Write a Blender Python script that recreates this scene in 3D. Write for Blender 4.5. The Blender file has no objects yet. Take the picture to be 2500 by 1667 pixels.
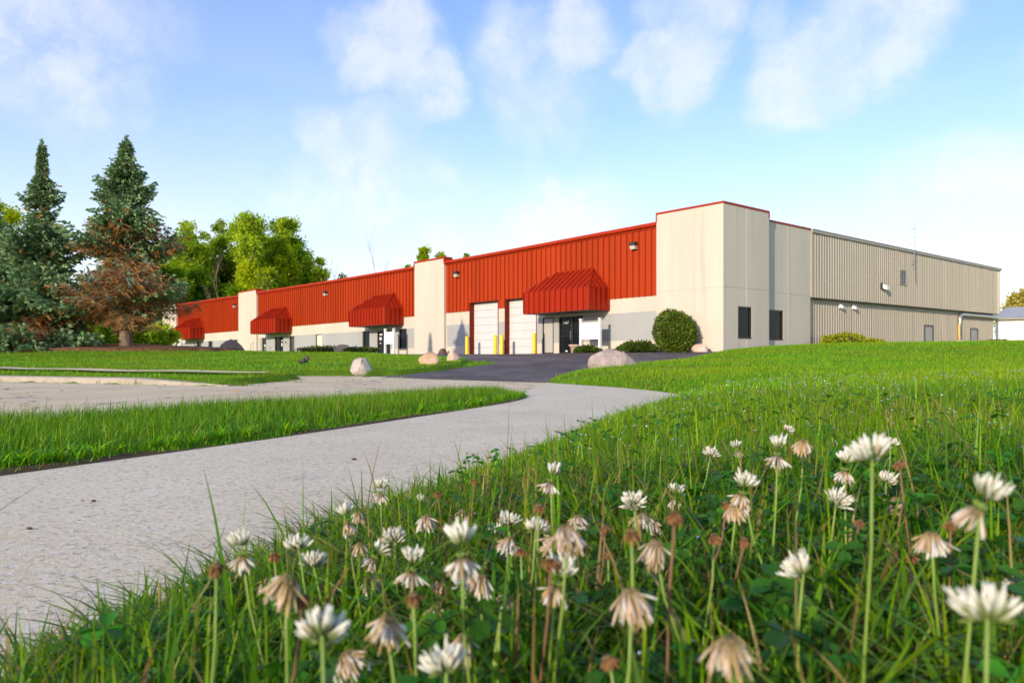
import bpy, math, random
import numpy as np
from mathutils import Vector, Matrix
random.seed(7); rng = np.random.default_rng(7)
R = math.radians
scene = bpy.context.scene
C = scene.collection

# ---------------------------------------------------------------- camera
CAM_Z = .45
cam_d = bpy.data.cameras.new("camera"); cam = bpy.data.objects.new("camera", cam_d); C.objects.link(cam)
cam.location = (0, 0, CAM_Z); cam.rotation_euler = (R(90), 0, 0)
cam_d.sensor_width = 36; cam_d.lens = 36*1892/2500; cam_d.shift_y = 40.5/2500
cam_d.clip_start = .01; cam_d.clip_end = 3000
cam_d.dof.use_dof = True; cam_d.dof.focus_distance = 2.4; cam_d.dof.aperture_fstop = 10.5
scene.camera = cam

# ---------------------------------------------------------------- light
SUN_EL, SUN_HEAD = R(15.5), R(31.6)                 # light travels towards +y, turned 31 deg to the right
sun_to = Vector((-math.sin(SUN_HEAD)*math.cos(SUN_EL), -math.cos(SUN_HEAD)*math.cos(SUN_EL), math.sin(SUN_EL)))
sd = bpy.data.lights.new("sun", 'SUN'); sun = bpy.data.objects.new("sun", sd); C.objects.link(sun)
sd.energy = 2.2; sd.angle = R(.55); sd.color = (1, .86, .66)
sun.rotation_euler = sun_to.to_track_quat('Z', 'Y').to_euler()
scene.view_settings.view_transform = 'Standard'; scene.view_settings.look = 'None'
scene.view_settings.exposure = 1.1; scene.view_settings.gamma = 1
scene.render.engine = 'CYCLES'
try:
    scene.cycles.use_denoising = True
except Exception: pass
scene.cycles.max_bounces = 6; scene.cycles.diffuse_bounces = 3; scene.cycles.glossy_bounces = 3
scene.cycles.transmission_bounces = 3; scene.cycles.transparent_max_bounces = 4

# ---------------------------------------------------------------- sky with drifting cloud
world = bpy.data.worlds.new("World"); scene.world = world; world.use_nodes = True
class NT:
    def __init__(s, nt): s.t = nt; s.n = nt.nodes; s.l = nt.links
    def node(s, ty, **k):
        n = s.n.new(ty)
        for a, b in k.items():
            if a == 'inp':
                for i, v in b.items():
                    if hasattr(v, 'is_output'): s.l.new(v, n.inputs[i])
                    else: n.inputs[i].default_value = v
            else: setattr(n, a, b)
        return n
    def math(s, op, a, b=0., c=None, clamp=False):
        d = {0: a, 1: b}
        if c is not None: d[2] = c
        return s.node('ShaderNodeMath', operation=op, use_clamp=clamp, inp=d).outputs[0]
    def vmath(s, op, a, b=None, out=0, scale=None):
        n = s.node('ShaderNodeVectorMath', operation=op, inp={0: a} if b is None else {0: a, 1: b})
        if scale is not None: n.inputs['Scale'].default_value = scale
        return n.outputs[out]
    def mix(s, f, a, b, mode='MIX'):
        n = s.node('ShaderNodeMix', data_type='RGBA', blend_type=mode)
        for i, v in ((0, f), (6, a), (7, b)):
            if hasattr(v, 'is_output'): s.l.new(v, n.inputs[i])
            else: n.inputs[i].default_value = v if i == 0 or len(v) == 4 else (*v, 1)
        return n.outputs[2]
    def noise(s, vec, scale, detail=4, rough=.5, out=0, dist=0.):
        n = s.node('ShaderNodeTexNoise', inp={'Scale': scale, 'Detail': detail, 'Roughness': rough, 'Distortion': dist})
        if vec is not None: s.l.new(vec, n.inputs['Vector'])
        return n.outputs[out]
    def ramp(s, f, stops):
        n = s.node('ShaderNodeValToRGB', inp={0: f}); e = n.color_ramp.elements
        while len(e) < len(stops): e.new(.5)
        for i, (p, c) in enumerate(stops):
            e[i].position = p; e[i].color = (c, c, c, 1) if not hasattr(c, '__len__') else (*c, 1)
        return n.outputs[0]
    def step(s, f, a, b):
        return s.node('ShaderNodeMapRange', interpolation_type='SMOOTHSTEP', inp={0: f, 1: a, 2: b, 3: 0., 4: 1.}).outputs[0]
w = NT(world.node_tree); w.n.clear()
sky = w.node('ShaderNodeTexSky', sky_type='NISHITA', sun_disc=False)
sky.sun_elevation = SUN_EL; sky.sun_rotation = R(180) + SUN_HEAD
sky.air_density = 1.0; sky.dust_density = .6; sky.ozone_density = 1.3; sky.altitude = 200
co = w.node('ShaderNodeTexCoord').outputs['Generated']
dirn = w.vmath('NORMALIZE', co)
warp = w.noise(dirn, 4.5, 7, .62, out=1)
dw = w.vmath('NORMALIZE', w.vmath('ADD', dirn, w.vmath('SCALE', w.vmath('SUBTRACT', warp, (.5, .5, .5)), scale=.15)))
def sky_dir(px, py):                                 # a bearing and height above the horizon, written as a unit vector
    v = Vector(((px*1.063-1250)/1892, 1, (874-py*1.063)/1892)); return v.normalized()
CLOUDS = [(40, 110, 200, .95), (170, 190, 190, .75), (330, 60, 120, .3), (885, 120, 120, 1.05), (975, 215, 105, .8), (800, 95, 70, .5),
          (1180, 90, 110, .7), (1330, 60, 90, .8), (1250, 230, 130, .55), (1550, 150, 100, 1.0), (1480, 125, 60, .6), (1590, 15, 110, .75),
          (1850, 175, 130, .95), (1990, 80, 140, .9), (2080, 15, 120, .8), (1740, 60, 60, .35), (735, 320, 75, .7), (850, 410, 150, 1.0), (980, 440, 90, .7),
          (680, 440, 90, .6), (2240, 390, 110, 1.0), (2330, 440, 120, .9), (2110, 430, 120, .7), (1290, 505, 160, 1.0), (1090, 540, 140, .8), (480, 400, 200, .3),
          (-500, 260, 330, .8), (-900, -100, 400, .7), (2800, 150, 330, .8), (3300, 420, 380, .8), (600, -700, 330, .8), (1700, -900, 500, .8)]
dens = None
for px, py, r, a in CLOUDS:
    v = sky_dir(px, py); dp = w.vmath('DOT_PRODUCT', dw, tuple(v), out=1)
    rad = r*1.063/1892*(v.y)*1.0
    m = w.math('MULTIPLY', w.node('ShaderNodeMapRange', interpolation_type='SMOOTHSTEP', inp={0: dp, 1: math.cos(rad*1.25), 2: math.cos(rad*.25), 3: 0., 4: 1.}).outputs[0], a)
    dens = m if dens is None else w.math('MAXIMUM', dens, m)
sz = w.node('ShaderNodeSeparateXYZ', inp={0: dirn}).outputs
flat = w.vmath('DIVIDE', dirn, w.node('ShaderNodeCombineXYZ', inp={0: w.math('ADD', sz[2], .22), 1: w.math('ADD', sz[2], .22), 2: 1.}).outputs[0])
veil = w.noise(flat, .9, 6, .55)
det = w.noise(dw, 13., 8, .62)
dens = w.math('ADD', w.math('MULTIPLY', dens, w.math('ADD', w.math('ADD', w.math('MULTIPLY', det, 2.3), w.math('MULTIPLY', w.noise(dirn, 5.5, 5, .6), 1.7)), -1.1)), w.math('MULTIPLY', w.step(veil, .38, .62), w.math('ADD', .34, w.math('MULTIPLY', w.step(sz[2], .42, .75), .5))))
dens = w.math('MULTIPLY', w.step(dens, .0, 1.3), .62, clamp=True)
low = w.math('POWER', w.math('SUBTRACT', 1., w.math('MAXIMUM', sz[2], 0.)), 3.8)
deep = w.node('ShaderNodeHueSaturation', inp={'Hue': .505, 'Saturation': 1.34, 'Value': 1.05, 'Color': w.mix(1., sky.outputs[0], (.965, .905, 1.), 'MULTIPLY')}).outputs[0]
hz = w.mix(w.math('MULTIPLY', low, .94), deep, (3.7, 3.95, 4.2))
cl = w.mix(w.step(det, .34, .66), (3.4, 3.55, 3.9), (4.0, 3.95, 3.9))
bg = w.node('ShaderNodeBackground', inp={0: w.mix(dens, hz, cl), 1: .128})
w.l.new(bg.outputs[0], w.node('ShaderNodeOutputWorld').inputs[0])

# ---------------------------------------------------------------- materials
def new_mat(name):
    m = bpy.data.materials.new(name); m.use_nodes = True; t = NT(m.node_tree); t.n.clear()
    o = t.node('ShaderNodeOutputMaterial'); return m, t, o
def principled(t, o, col, rough=.7, spec=.4, metal=0., bump=None, bstr=.3, bdist=.02):
    p = t.node('ShaderNodeBsdfPrincipled', inp={'Roughness': rough, 'Metallic': metal, 'Specular IOR Level': spec})
    if hasattr(col, 'is_output'): t.l.new(col, p.inputs['Base Color'])
    else: p.inputs['Base Color'].default_value = (*col, 1)
    if bump is not None:
        b = t.node('ShaderNodeBump', inp={'Strength': bstr, 'Distance': bdist, 'Height': bump}); t.l.new(b.outputs[0], p.inputs['Normal'])
    t.l.new(p.outputs[0], o.inputs[0]); return p
def wpos(t): return t.node('ShaderNodeNewGeometry').outputs['Position']
def opos(t): return t.node('ShaderNodeTexCoord').outputs['Object']
def painted(name, col, var=.12, rough=.55, scale=1.2, spec=.35, stretch=(1, 1, .25), bump=0., metal=0., streak=0.):
    m, t, o = new_mat(name)
    v = t.vmath('MULTIPLY', wpos(t), stretch)
    n = t.noise(v, scale, 6, .6)
    c = t.mix(t.step(n, .3, .72), tuple(x*(1-var) for x in col), tuple(min(1, x*(1+var*.6)) for x in col))
    if streak:
        g = t.noise(t.vmath('MULTIPLY', wpos(t), (1, 1, .035)), 3.2, 5, .65); c = t.mix(t.math('MULTIPLY', t.step(g, .52, .74), streak), c, tuple(x*.62 for x in col)); g = t.noise(t.vmath('MULTIPLY', wpos(t), (1, 1, .05)), 9., 4, .6); c = t.mix(t.math('MULTIPLY', t.step(g, .55, .75), streak*.7), c, tuple(min(1, x*1.15) for x in col))
    fine = t.noise(wpos(t), 30., 3, .6)
    c = t.mix(t.math('MULTIPLY', fine, var*.8), c, tuple(x*.75 for x in col))
    principled(t, o, c, rough, spec, metal, fine if bump else None, bump)
    return m
def plain(name, col, rough=.6, spec=.4, metal=0.):
    m, t, o = new_mat(name); principled(t, o, col, rough, spec, metal); return m
def leafy(name, trans=.35, rough=.45, spec=.3, tint=(1, 1, 1)):
    m, t, o = new_mat(name)
    a = t.node('ShaderNodeAttribute', attribute_name='Col').outputs[0]
    a = t.mix(1., a, tint, 'MULTIPLY')
    p = t.node('ShaderNodeBsdfPrincipled', inp={'Roughness': rough, 'Specular IOR Level': spec}); t.l.new(a, p.inputs['Base Color'])
    tr = t.node('ShaderNodeBsdfTranslucent'); t.l.new(t.mix(1., a, (1.25, 1.2, .6), 'MULTIPLY'), tr.inputs[0])
    mx = t.node('ShaderNodeMixShader', inp={0: trans}); t.l.new(p.outputs[0], mx.inputs[1]); t.l.new(tr.outputs[0], mx.inputs[2])
    t.l.new(mx.outputs[0], o.inputs[0]); return m

M = {}
M['cream'] = painted('cream_concrete', (.585, .525, .43), .07, .8, .5, .2, (1, 1, .12), .05, streak=.42)
M['cream_side'] = M['cream']
M['grey'] = painted('grey_paint', (.37, .375, .365), .06, .7, .8, .2, (1, 1, .2))
M['red'] = painted('red_metal', (.39, .041, .007), .14, .5, .6, .15, (1, 1, .15), streak=.4)
M['awning'] = painted('awning_red', (.33, .022, .005), .10, .5, .8, .15, (1, 1, .15))
M['jamb'] = painted('jamb_red_shaded', (.17, .022, .008), .10, .6, .8, .1)  # cladding red darkened: the jamb's shade is painted into its colour
M['redcap'] = painted('red_trim', (.37, .028, .005), .08, .5, .8, .15)
M['tan'] = painted('tan_metal', (.385, .335, .26), .07, .38, .9, .5, (1, 1, .08), streak=.35)
M['tancap'] = painted('tan_trim', (.38, .33, .265), .08, .45, 1., .4)
M['white'] = painted('white_vinyl', (.76, .75, .74), .03, .45, 2., .4)
M['doorwhite'] = painted('white_door', (.59, .585, .575), .04, .5, 1.5, .35)
M['bronze'] = plain('dark_bronze', (.022, .016, .011), .35, .5)
M['greydoor'] = painted('grey_door', (.42, .39, .35), .05, .5, 1.5)
M['soffit'] = plain('soffit_brown', (.11, .095, .075), .7)
M['joint'] = plain('caulk_joint', (.80, .74, .62), .8)
M['groove'] = plain('groove_shadow', (.50, .44, .34), .9)
M['blind'] = plain('drawn_blind', (.78, .74, .50), .7)
M['paper'] = plain('paper', (.8, .8, .76), .8)
M['yellow'] = painted('bollard_yellow', (.85, .56, .006), .08, .42, 3., .45)
M['lamp'] = plain('lamp_housing', (.035, .03, .026), .45)
M['lens'] = plain('lamp_lens', (.55, .52, .45), .25, .5)
M['galv'] = plain('galvanised', (.5, .48, .44), .35, .5, .8)
M['orange'] = plain('pipe_yellow', (.72, .45, .16), .5)
M['roof'] = painted('roof_membrane', (.4, .4, .4), .1)
m, t, o = new_mat('dark_glass')
principled(t, o, (.010, .013, .018), .05, .1); M['glass'] = m
m, t, o = new_mat('olive_glass'); principled(t, o, (.05, .055, .035), .08, .25); M['oliveglass'] = m

m, t, o = new_mat('path_concrete')
p = wpos(t); big = t.noise(p, .9, 5, .6); stn = t.noise(t.vmath('MULTIPLY', p, (1, .6, 1)), 2.1, 6, .68); agg = t.node('ShaderNodeTexVoronoi', inp={'Scale': 150., 'Vector': p})
sp = t.noise(p, 240., 3, .7); st = t.noise(p, 46., 4, .7)
c = t.mix(t.step(big, .3, .7), (.74, .62, .41), (.84, .725, .51))
c = t.mix(t.math('MULTIPLY', t.step(st, .45, .72), .35), c, (.50, .415, .33))
g1 = t.node('ShaderNodeTexVoronoi', inp={'Scale': 95., 'Vector': p}); c = t.mix(t.math('MULTIPLY', t.step(t.node('ShaderNodeSeparateColor', inp={0: g1.outputs['Color']}).outputs[0], .72, 1.0), .7), c, (.36, .29, .235)); c = t.mix(t.math('MULTIPLY', t.step(t.node('ShaderNodeSeparateColor', inp={0: g1.outputs['Color']}).outputs[1], .72, .98), .8), c, (.84, .77, .68))
c = t.mix(t.step(sp, .55, .72), c, (.74, .70, .66)); c = t.mix(t.math('MULTIPLY', t.step(sp, .43, .30), .75), c, (.27, .22, .18))
c = t.mix(t.step(agg.outputs['Distance'], .11, .05), c, (.24, .195, .16))
c = t.mix(t.math('MULTIPLY', t.step(stn, .52, .75), .32), c, (.42, .35, .285)); c = t.mix(t.math('MULTIPLY', t.step(stn, .45, .25), .4), c, (.84, .76, .65))
h = t.math('ADD', t.math('MULTIPLY', st, .8), sp)
principled(t, o, c, .85, .12, 0, h, .55, .005); M['path'] = m
m, t, o = new_mat('road_concrete')
p = wpos(t); big = t.noise(p, .5, 6, .65); c = t.mix(t.step(big, .3, .72), (.64, .50, .315), (.78, .64, .425))
st = t.noise(t.vmath('MULTIPLY', p, (.35, 1.6, 1)), 2.2, 6, .7); c = t.mix(t.math('MULTIPLY', t.step(st, .52, .78), .5), c, (.36, .30, .25))
sp = t.noise(p, 60., 3, .7); c = t.mix(t.math('MULTIPLY', t.step(sp, .5, .75), .35), c, (.32, .28, .24))
cr = t.node('ShaderNodeTexVoronoi', feature='DISTANCE_TO_EDGE', inp={'Scale': .42}); t.l.new(t.vmath('ADD', p, t.vmath('SCALE', t.noise(p, 1.5, 4, .6, out=1), scale=.8)), cr.inputs['Vector'])
c = t.mix(t.math('MULTIPLY', t.step(cr.outputs[0], .012, .002), .7), c, (.12, .10, .085))
principled(t, o, c, .85, .2, 0, sp, .3, .01); M['road'] = m
m, t, o = new_mat('asphalt')
p = wpos(t); big = t.noise(t.vmath('MULTIPLY', p, (1, .35, 1)), .55, 6, .65)
c = t.mix(t.step(big, .35, .7), (.080, .067, .066), (.20, .168, .15))
st = t.noise(t.vmath('MULTIPLY', p, (.25, 2.2, 1)), 1.1, 6, .65); c = t.mix(t.math('MULTIPLY', t.step(st, .5, .75), .55), c, (.33, .27, .23))
sp = t.noise(p, 70., 2, .6); c = t.mix(t.math('MULTIPLY', sp, .3), c, (.02, .02, .022))
principled(t, o, c, .8, .25, 0, sp, .4, .01); M['asphalt'] = m
M['kerb'] = painted('kerb_concrete', (.40, .345, .275), .15, .85, 3., .2, (1, 1, 1), .2)
m, t, o = new_mat('lawn_soil')
p = wpos(t); big = t.noise(p, .22, 5, .6); md = t.noise(p, 2.6, 5, .65); fn = t.noise(p, 22., 4, .7)
c = t.mix(t.step(big, .35, .65), (.085, .20, .008), (.155, .275, .010))
c = t.mix(t.math('MULTIPLY', t.step(md, .45, .75), .6), c, (.22, .30, .012))
c = t.mix(t.math('MULTIPLY', t.step(fn, .48, .75), .65), c, (.045, .10, .008))
principled(t, o, c, .95, .1, 0, fn, .8, .05); M['lawn'] = m
m, t, o = new_mat('dark_soil')
p = wpos(t); n = t.noise(p, 60., 5, .7); c = t.mix(n, (.05, .033, .021), (.17, .115, .07)); principled(t, o, c, .95, .1, 0, n, .9, .01); M['soil'] = m
m, t, o = new_mat('bark_mulch')
p = wpos(t); n = t.noise(p, 9., 5, .75); c = t.mix(t.step(n, .3, .7), (.10, .05, .024), (.28, .15, .075)); principled(t, o, c, .95, .1, 0, n, 1., .06); M['mulch'] = m
m, t, o = new_mat('bark')
p = opos(t); n = t.noise(t.vmath('MULTIPLY', p, (1, 1, .3)), 9., 6, .7); c = t.mix(t.step(n, .3, .7), (.07, .048, .034), (.27, .205, .155)); principled(t, o, c, .95, .1, 0, n, 1., .03); M['bark'] = m
def stone(name, c1, c2, c3, sc=7.):
    m, t, o = new_mat(name); p = opos(t)
    a = t.noise(p, sc*.45, 6, .65); b = t.noise(p, sc*5, 5, .75); d = t.noise(p, sc*14, 3, .7)
    c = t.mix(t.step(a, .32, .66), c1, c2); c = t.mix(t.math('MULTIPLY', t.step(b, .46, .70), .8), c, c3)
    c = t.mix(t.math('MULTIPLY', t.step(d, .55, .75), .5), c, tuple(min(1, x*1.5) for x in c2))
    principled(t, o, c, .9, .2, 0, t.math('ADD', a, t.math('MULTIPLY', b, .5)), .8, .05); M[name] = m
stone('granite_grey', (.34, .28, .25), (.52, .42, .36), (.16, .13, .13))
stone('granite_white', (.46, .40, .345), (.60, .52, .45), (.25, .21, .19))
stone('sandstone', (.52, .33, .20), (.66, .46, .31), (.35, .2, .13))
stone('purple_rock', (.25, .165, .125), (.35, .25, .195), (.13, .09, .075), 4.)
stone('pink_rock', (.60, .40, .30), (.72, .54, .43), (.42, .25, .2))
stone('brown_rock', (.12, .07, .055), (.2, .12, .09), (.06, .04, .035))
M['stem_green'] = plain('clover_stem', (.20, .30, .05), .5); M['stem_brown'] = plain('dry_stem', (.20, .10, .05), .6)
M['needles'] = leafy('spruce_needles', .08, .6, .2)
M['leaves'] = leafy('broad_leaves', .58, .5, .15)
M['shrub'] = leafy('shrub_leaves', .3, .5, .25)
M['grass'] = leafy('grass_blades', .42, .42, .2)
M['petal'] = leafy('clover_petals', .28, .6, .2)
m, t, o = new_mat('dew'); principled(t, o, (.92, .95, .98), .03, .8, .9); M['dew'] = m

# ---------------------------------------------------------------- mesh helpers
class MB:
    def __init__(s): s.v = []; s.f = []
    def add(s, vs, fs):
        k = len(s.v); s.v += [tuple(v) for v in vs]; s.f += [tuple(i+k for i in f) for f in fs]; return s
    def box(s, x0, x1, y0, y1, z0, z1):
        if x0 > x1: x0, x1 = x1, x0
        if y0 > y1: y0, y1 = y1, y0
        return s.add([(x0, y0, z0), (x1, y0, z0), (x1, y1, z0), (x0, y1, z0), (x0, y0, z1), (x1, y0, z1), (x1, y1, z1), (x0, y1, z1)],
              [(0, 3, 2, 1), (4, 5, 6, 7), (0, 1, 5, 4), (1, 2, 6, 5), (2, 3, 7, 6), (3, 0, 4, 7)])
    def tube(s, pts, rad, n=8, cap=True):
        pts = [Vector(p) for p in pts]; k = len(s.v); m = len(pts)
        if not hasattr(rad, '__len__'): rad = [rad]*m
        prev = None
        for i, p in enumerate(pts):
            d = (pts[min(i+1, m-1)]-pts[max(i-1, 0)]).normalized()
            if prev is None: prev = d.orthogonal().normalized()
            a = (prev-d*prev.dot(d)).normalized(); b = d.cross(a); prev = a
            for j in range(n):
                t_ = 2*math.pi*j/n; s.v.append(tuple(p+(a*math.cos(t_)+b*math.sin(t_))*rad[i]))
        for i in range(m-1):
            for j in range(n):
                s.f.append((k+i*n+j, k+i*n+(j+1) % n, k+(i+1)*n+(j+1) % n, k+(i+1)*n+j))
        if cap: s.f.append(tuple(k+j for j in range(n))[::-1]); s.f.append(tuple(k+(m-1)*n+j for j in range(n)))
        return s
    def lathe(s, prof, cx=0, cy=0, n=20, cap=True):
        k = len(s.v)
        for r, z in prof:
            for j in range(n): a = 2*math.pi*j/n; s.v.append((cx+r*math.cos(a), cy+r*math.sin(a), z))
        for i in range(len(prof)-1):
            for j in range(n): s.f.append((k+i*n+j, k+i*n+(j+1) % n, k+(i+1)*n+(j+1) % n, k+(i+1)*n+j))
        if cap: s.f.append(tuple(k+j for j in range(n))[::-1]); s.f.append(tuple(k+(len(prof)-1)*n+j for j in range(n)))
        return s
    def build(s, name, mat, parent=None, smooth=False, xf=None, loc=None):
        me = bpy.data.meshes.new(name); vs = s.v if xf is None else [xf(v) for v in s.v]
        me.from_pydata(vs, [], s.f); me.update()
        if smooth: me.polygons.foreach_set('use_smooth', [True]*len(me.polygons))
        return link(name, me, mat, parent, loc)
def link(name, me, mat, parent=None, loc=None):
    if mat is not None and not me.materials: me.materials.append(M[mat] if isinstance(mat, str) else mat)
    o = bpy.data.objects.new(name, me); C.objects.link(o)
    if parent is not None: o.parent = parent
    if loc is not None: o.location = loc
    return o
def empty(name, loc=(0, 0, 0), rz=0.):
    o = bpy.data.objects.new(name, None); C.objects.link(o); o.location = loc; o.rotation_euler = (0, 0, rz); o.empty_display_size = .1; return o
def tag(o, label, cat, group=None):
    o['label'] = label; o['category'] = cat
    if group: o['group'] = group
    return o
def kind(o, k, label=None, cat=None):
    o['kind'] = k
    if label: o['label'] = label
    if cat: o['category'] = cat
    return o
def np_mesh(name, V, F, col=None, smooth=False):
    """V (n,3); F (m,k) all faces of one size"""
    me = bpy.data.meshes.new(name); V = np.asarray(V, np.float32); F = np.asarray(F, np.int32); m_, k_ = F.shape
    me.vertices.add(len(V)); me.vertices.foreach_set('co', V.ravel())
    me.loops.add(m_*k_); me.loops.foreach_set('vertex_index', F.ravel())
    me.polygons.add(m_); me.polygons.foreach_set('loop_start', np.arange(0, m_*k_, k_, dtype=np.int32))
    if smooth: me.polygons.foreach_set('use_smooth', np.ones(m_, bool))
    me.update(calc_edges=True)
    if col is not None:
        a = me.color_attributes.new('Col', 'FLOAT_COLOR', 'POINT'); c = np.ones((len(V), 4), np.float32); c[:, :3] = col; a.data.foreach_set('color', c.ravel())
    return me
def bevel(o, w_=.01, seg=2):
    b = o.modifiers.new('bevel', 'BEVEL'); b.width = w_; b.segments = seg; b.limit_method = 'ANGLE'; return o
# ================================================================ the lie of the land
SY = [-80, 14.5, 20, 26.6, 34, 42, 46, 55, 75, 95, 140, 400]
SZ = [0, 0, .14, .33, .52, .67, .68, .62, .66, .95, 1.4, 2.5]
EDGE = np.array([(-2.6, -4.), (-1.3, -.6), (-.68, .9), (-.56, 1.4), (-.42, 2.0), (-.14, 2.9), (.2, 3.9), (.6, 5.1), (1.1, 6.5), (1.58, 7.6), (1.9, 8.4), (2.06, 9.1), (2.0, 10.3),
                 (1.6, 11.8), (.95, 13.2), (.62, 14.1), (.83, 15.8), (1.79, 18.6), (3.0, 20.6), (4.5, 23), (6.1, 26.6), (8.8, 33), (13, 37.5), (17, 41)])
def smooth01(x): x = np.clip(x, 0, 1); return x*x*(3-2*x)
def base_h(x, y):
    x = np.asarray(x, float); y = np.asarray(y, float)
    return np.interp(y, SY, SZ)+.02*np.clip(x, 0, 14)*smooth01((y-18)/18)
def edge_dist(x, y):
    """signed distance to the right of the path and driveway edge"""
    x = np.asarray(x, float); y = np.asarray(y, float); best = np.full(x.shape, 1e9); sg = np.ones(x.shape)
    for (ax, ay), (bx, by) in zip(EDGE[:-1], EDGE[1:]):
        dx, dy = bx-ax, by-ay; t_ = np.clip(((x-ax)*dx+(y-ay)*dy)/(dx*dx+dy*dy), 0, 1)
        d = np.hypot(x-ax-t_*dx, y-ay-t_*dy); cr = dx*(y-ay)-dy*(x-ax); up = d < best-1e-9
        best = np.where(up, d, best); sg = np.where(up, np.sign(-cr), sg)
    return best*sg
PATH_L = [(-3.9, -2.4), (-2.95, .4), (-2.5, 1.6), (-2.02, 2.75), (-1.68, 3.5), (-1.3, 4.35), (-.85, 5.5), (-.3, 7.0), (.05, 8.0), (.2, 9.0), (.12, 9.8)]
PATH = PATH_L+[tuple(q) for q in EDGE[15:0:-1]]
STRIP_FAR = [(.12, 9.8), (-.45, 9.95), (-1.2, 9.1), (-2.1, 7.6), (-3.0, 6.15), (-3.6, 5.3), (-6, 2.6), (-11, -2)]
ROAD = STRIP_FAR+[(-40, 22), (-40, 28.5), (-9.7, 14.75), (-4.55, 12.35), (-4.5, 14.1), (.62, 14.1)]
APRON = [(14.1, -4.5, .62), (14.9, -4.35, -.45), (15.6, -4.25, -1.75), (16.3, -4.7, -2.6), (16.65, -4.9, -2.95), (16.8, -4.6, -3.4)]
APRON_POLY = [(l, y) for y, l, r in APRON]+[(r, y) for y, l, r in reversed(APRON)]
ASPH = [(14.1, .60, .66), (14.9, -.45, .75), (15.6, -1.75, .82), (16.65, -2.95, 1.12), (17.2, -2.45, 1.32), (18.4, -2.15, 1.72), (20.6, -1.6, 3.0), (23, -.95, 4.5), (24.8, -.45, 5.5), (25.5, -.7, 5.8), (27.2, -1.6, 6.5), (30, -3.2, 7.6),
        (33, -5, 8.9), (37, -7.2, 13.5), (41, -9.4, 15), (46, -11.5, 14), (52, -13.6, 12), (60, -14, 8)]
ASPH_POLY = [(l, y) for y, l, r in ASPH]+[(r, y) for y, l, r in reversed(ASPH)]
def inside(poly, x, y):
    r = np.zeros(np.shape(x), bool); n = len(poly)
    for i in range(n):
        ax, ay = poly[i]; bx, by = poly[(i+1) % n]
        if ay == by: continue
        c_ = ((ay > y) != (by > y)) & (x < (bx-ax)*(y-ay)/(by-ay)+ax); r ^= c_
    return r
WALK = [(-40, 29.6), (-11.5, 17.2), (-7.2, 15.45), (-4.7, 14.7), (-4.7, 15.15), (-7.2, 15.95), (-11.5, 17.8), (-40, 30.4)]
MULCH = [(-30, 31.2), (-23, 29.6), (-18, 29.2), (-14.2, 29.9), (-12.2, 31.6), (-11.6, 34), (-14, 37), (-22, 39), (-32, 36)]
def kerb_side(x, y):      # metres behind the kerb line
    ax, ay, bx, by = -9.7, 14.75, -4.55, 12.35; L = math.hypot(bx-ax, by-ay); return ((bx-ax)*(y-ay)-(by-ay)*(x-ax))/L
def path_left_dist(X, Y):
    pd = np.full(np.shape(X), 99.)
    for (ax, ay), (bx, by) in zip(PATH_L[:-1], PATH_L[1:]):
        dx, dy = bx-ax, by-ay; t_ = np.clip(((X-ax)*dx+(Y-ay)*dy)/(dx*dx+dy*dy), 0, 1); pd = np.minimum(pd, np.hypot(X-ax-t_*dx, Y-ay-t_*dy))
    return pd
def height(x, y):
    x = np.asarray(x, float); y = np.asarray(y, float); h = base_h(x, y); d = edge_dist(x, y)
    dp = np.clip(d, 0, None)
    bank = .165*(1-np.exp(-dp/.4))+.34*(1-np.exp(-dp/8.))
    bank = bank*np.where(y < 0, np.clip(1+y/25, .4, 1), 1)
    h = h+np.where(d > 0, bank, 0)
    left = (d <= 0)
    kb = kerb_side(x, y)
    h = h+np.where(left & (kb > 0) & (x < -1.5), .11*smooth01(kb/.3), 0)
    h = h+.36*np.exp(-(((x+17)/5.5)**2+((y-32.5)/4.)**2))+.12*np.exp(-(((x+30)/12)**2+((y-45)/10)**2))
    strip = left & (y < 10.5) & (kb < 0)
    h = h+np.where(strip, .03*smooth01((path_left_dist(x, y)-.03)/.4), 0)
    h = h+.015*np.sin(x*1.7+y*.6)*np.sin(y*1.3-x*.4)*smooth01((np.hypot(x, y)-1)/3)
    return h
def hard(x, y, grow=0.):
    return inside(PATH, x, y) | inside(ROAD, x, y) | inside(ASPH_POLY, x, y) | inside(APRON_POLY, x, y)
def gz(x, y): return float(height(np.array([x]), np.array([y]))[0])
def az(x, y): return float(base_h(np.array([x]), np.array([y]))[0])

def grid_axis(lo, hi, fine, growth, far):
    pos = [0.]; s_ = fine
    while pos[-1] < hi: pos.append(pos[-1]+s_); s_ = min(s_*growth, far)
    neg = [0.]; s_ = fine
    while neg[-1] > lo: neg.append(neg[-1]-s_); s_ = min(s_*growth, far)
    return np.array(sorted(set(neg+pos)))
gx = grid_axis(-900, 900, .07, 1.035, 60.); gy_ = grid_axis(-60, 1500, .07, 1.03, 80.)
GX, GY = np.meshgrid(gx, gy_); GZ = height(GX, GY)
GZ = np.where(hard(GX, GY), base_h(GX, GY)-.10, GZ)
GZ = GZ-np.where(path_left_dist(GX, GY) < .05, .03, 0.)
nx, ny = len(gx), len(gy_)
idx = np.arange(nx*ny).reshape(ny, nx)
Fq = np.stack([idx[:-1, :-1], idx[:-1, 1:], idx[1:, 1:], idx[1:, :-1]], -1).reshape(-1, 4)
kind(link('lawn_ground', np_mesh('lawn_ground', np.stack([GX, GY, GZ], -1).reshape(-1, 3), Fq, smooth=True), 'lawn'), 'structure')

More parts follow.
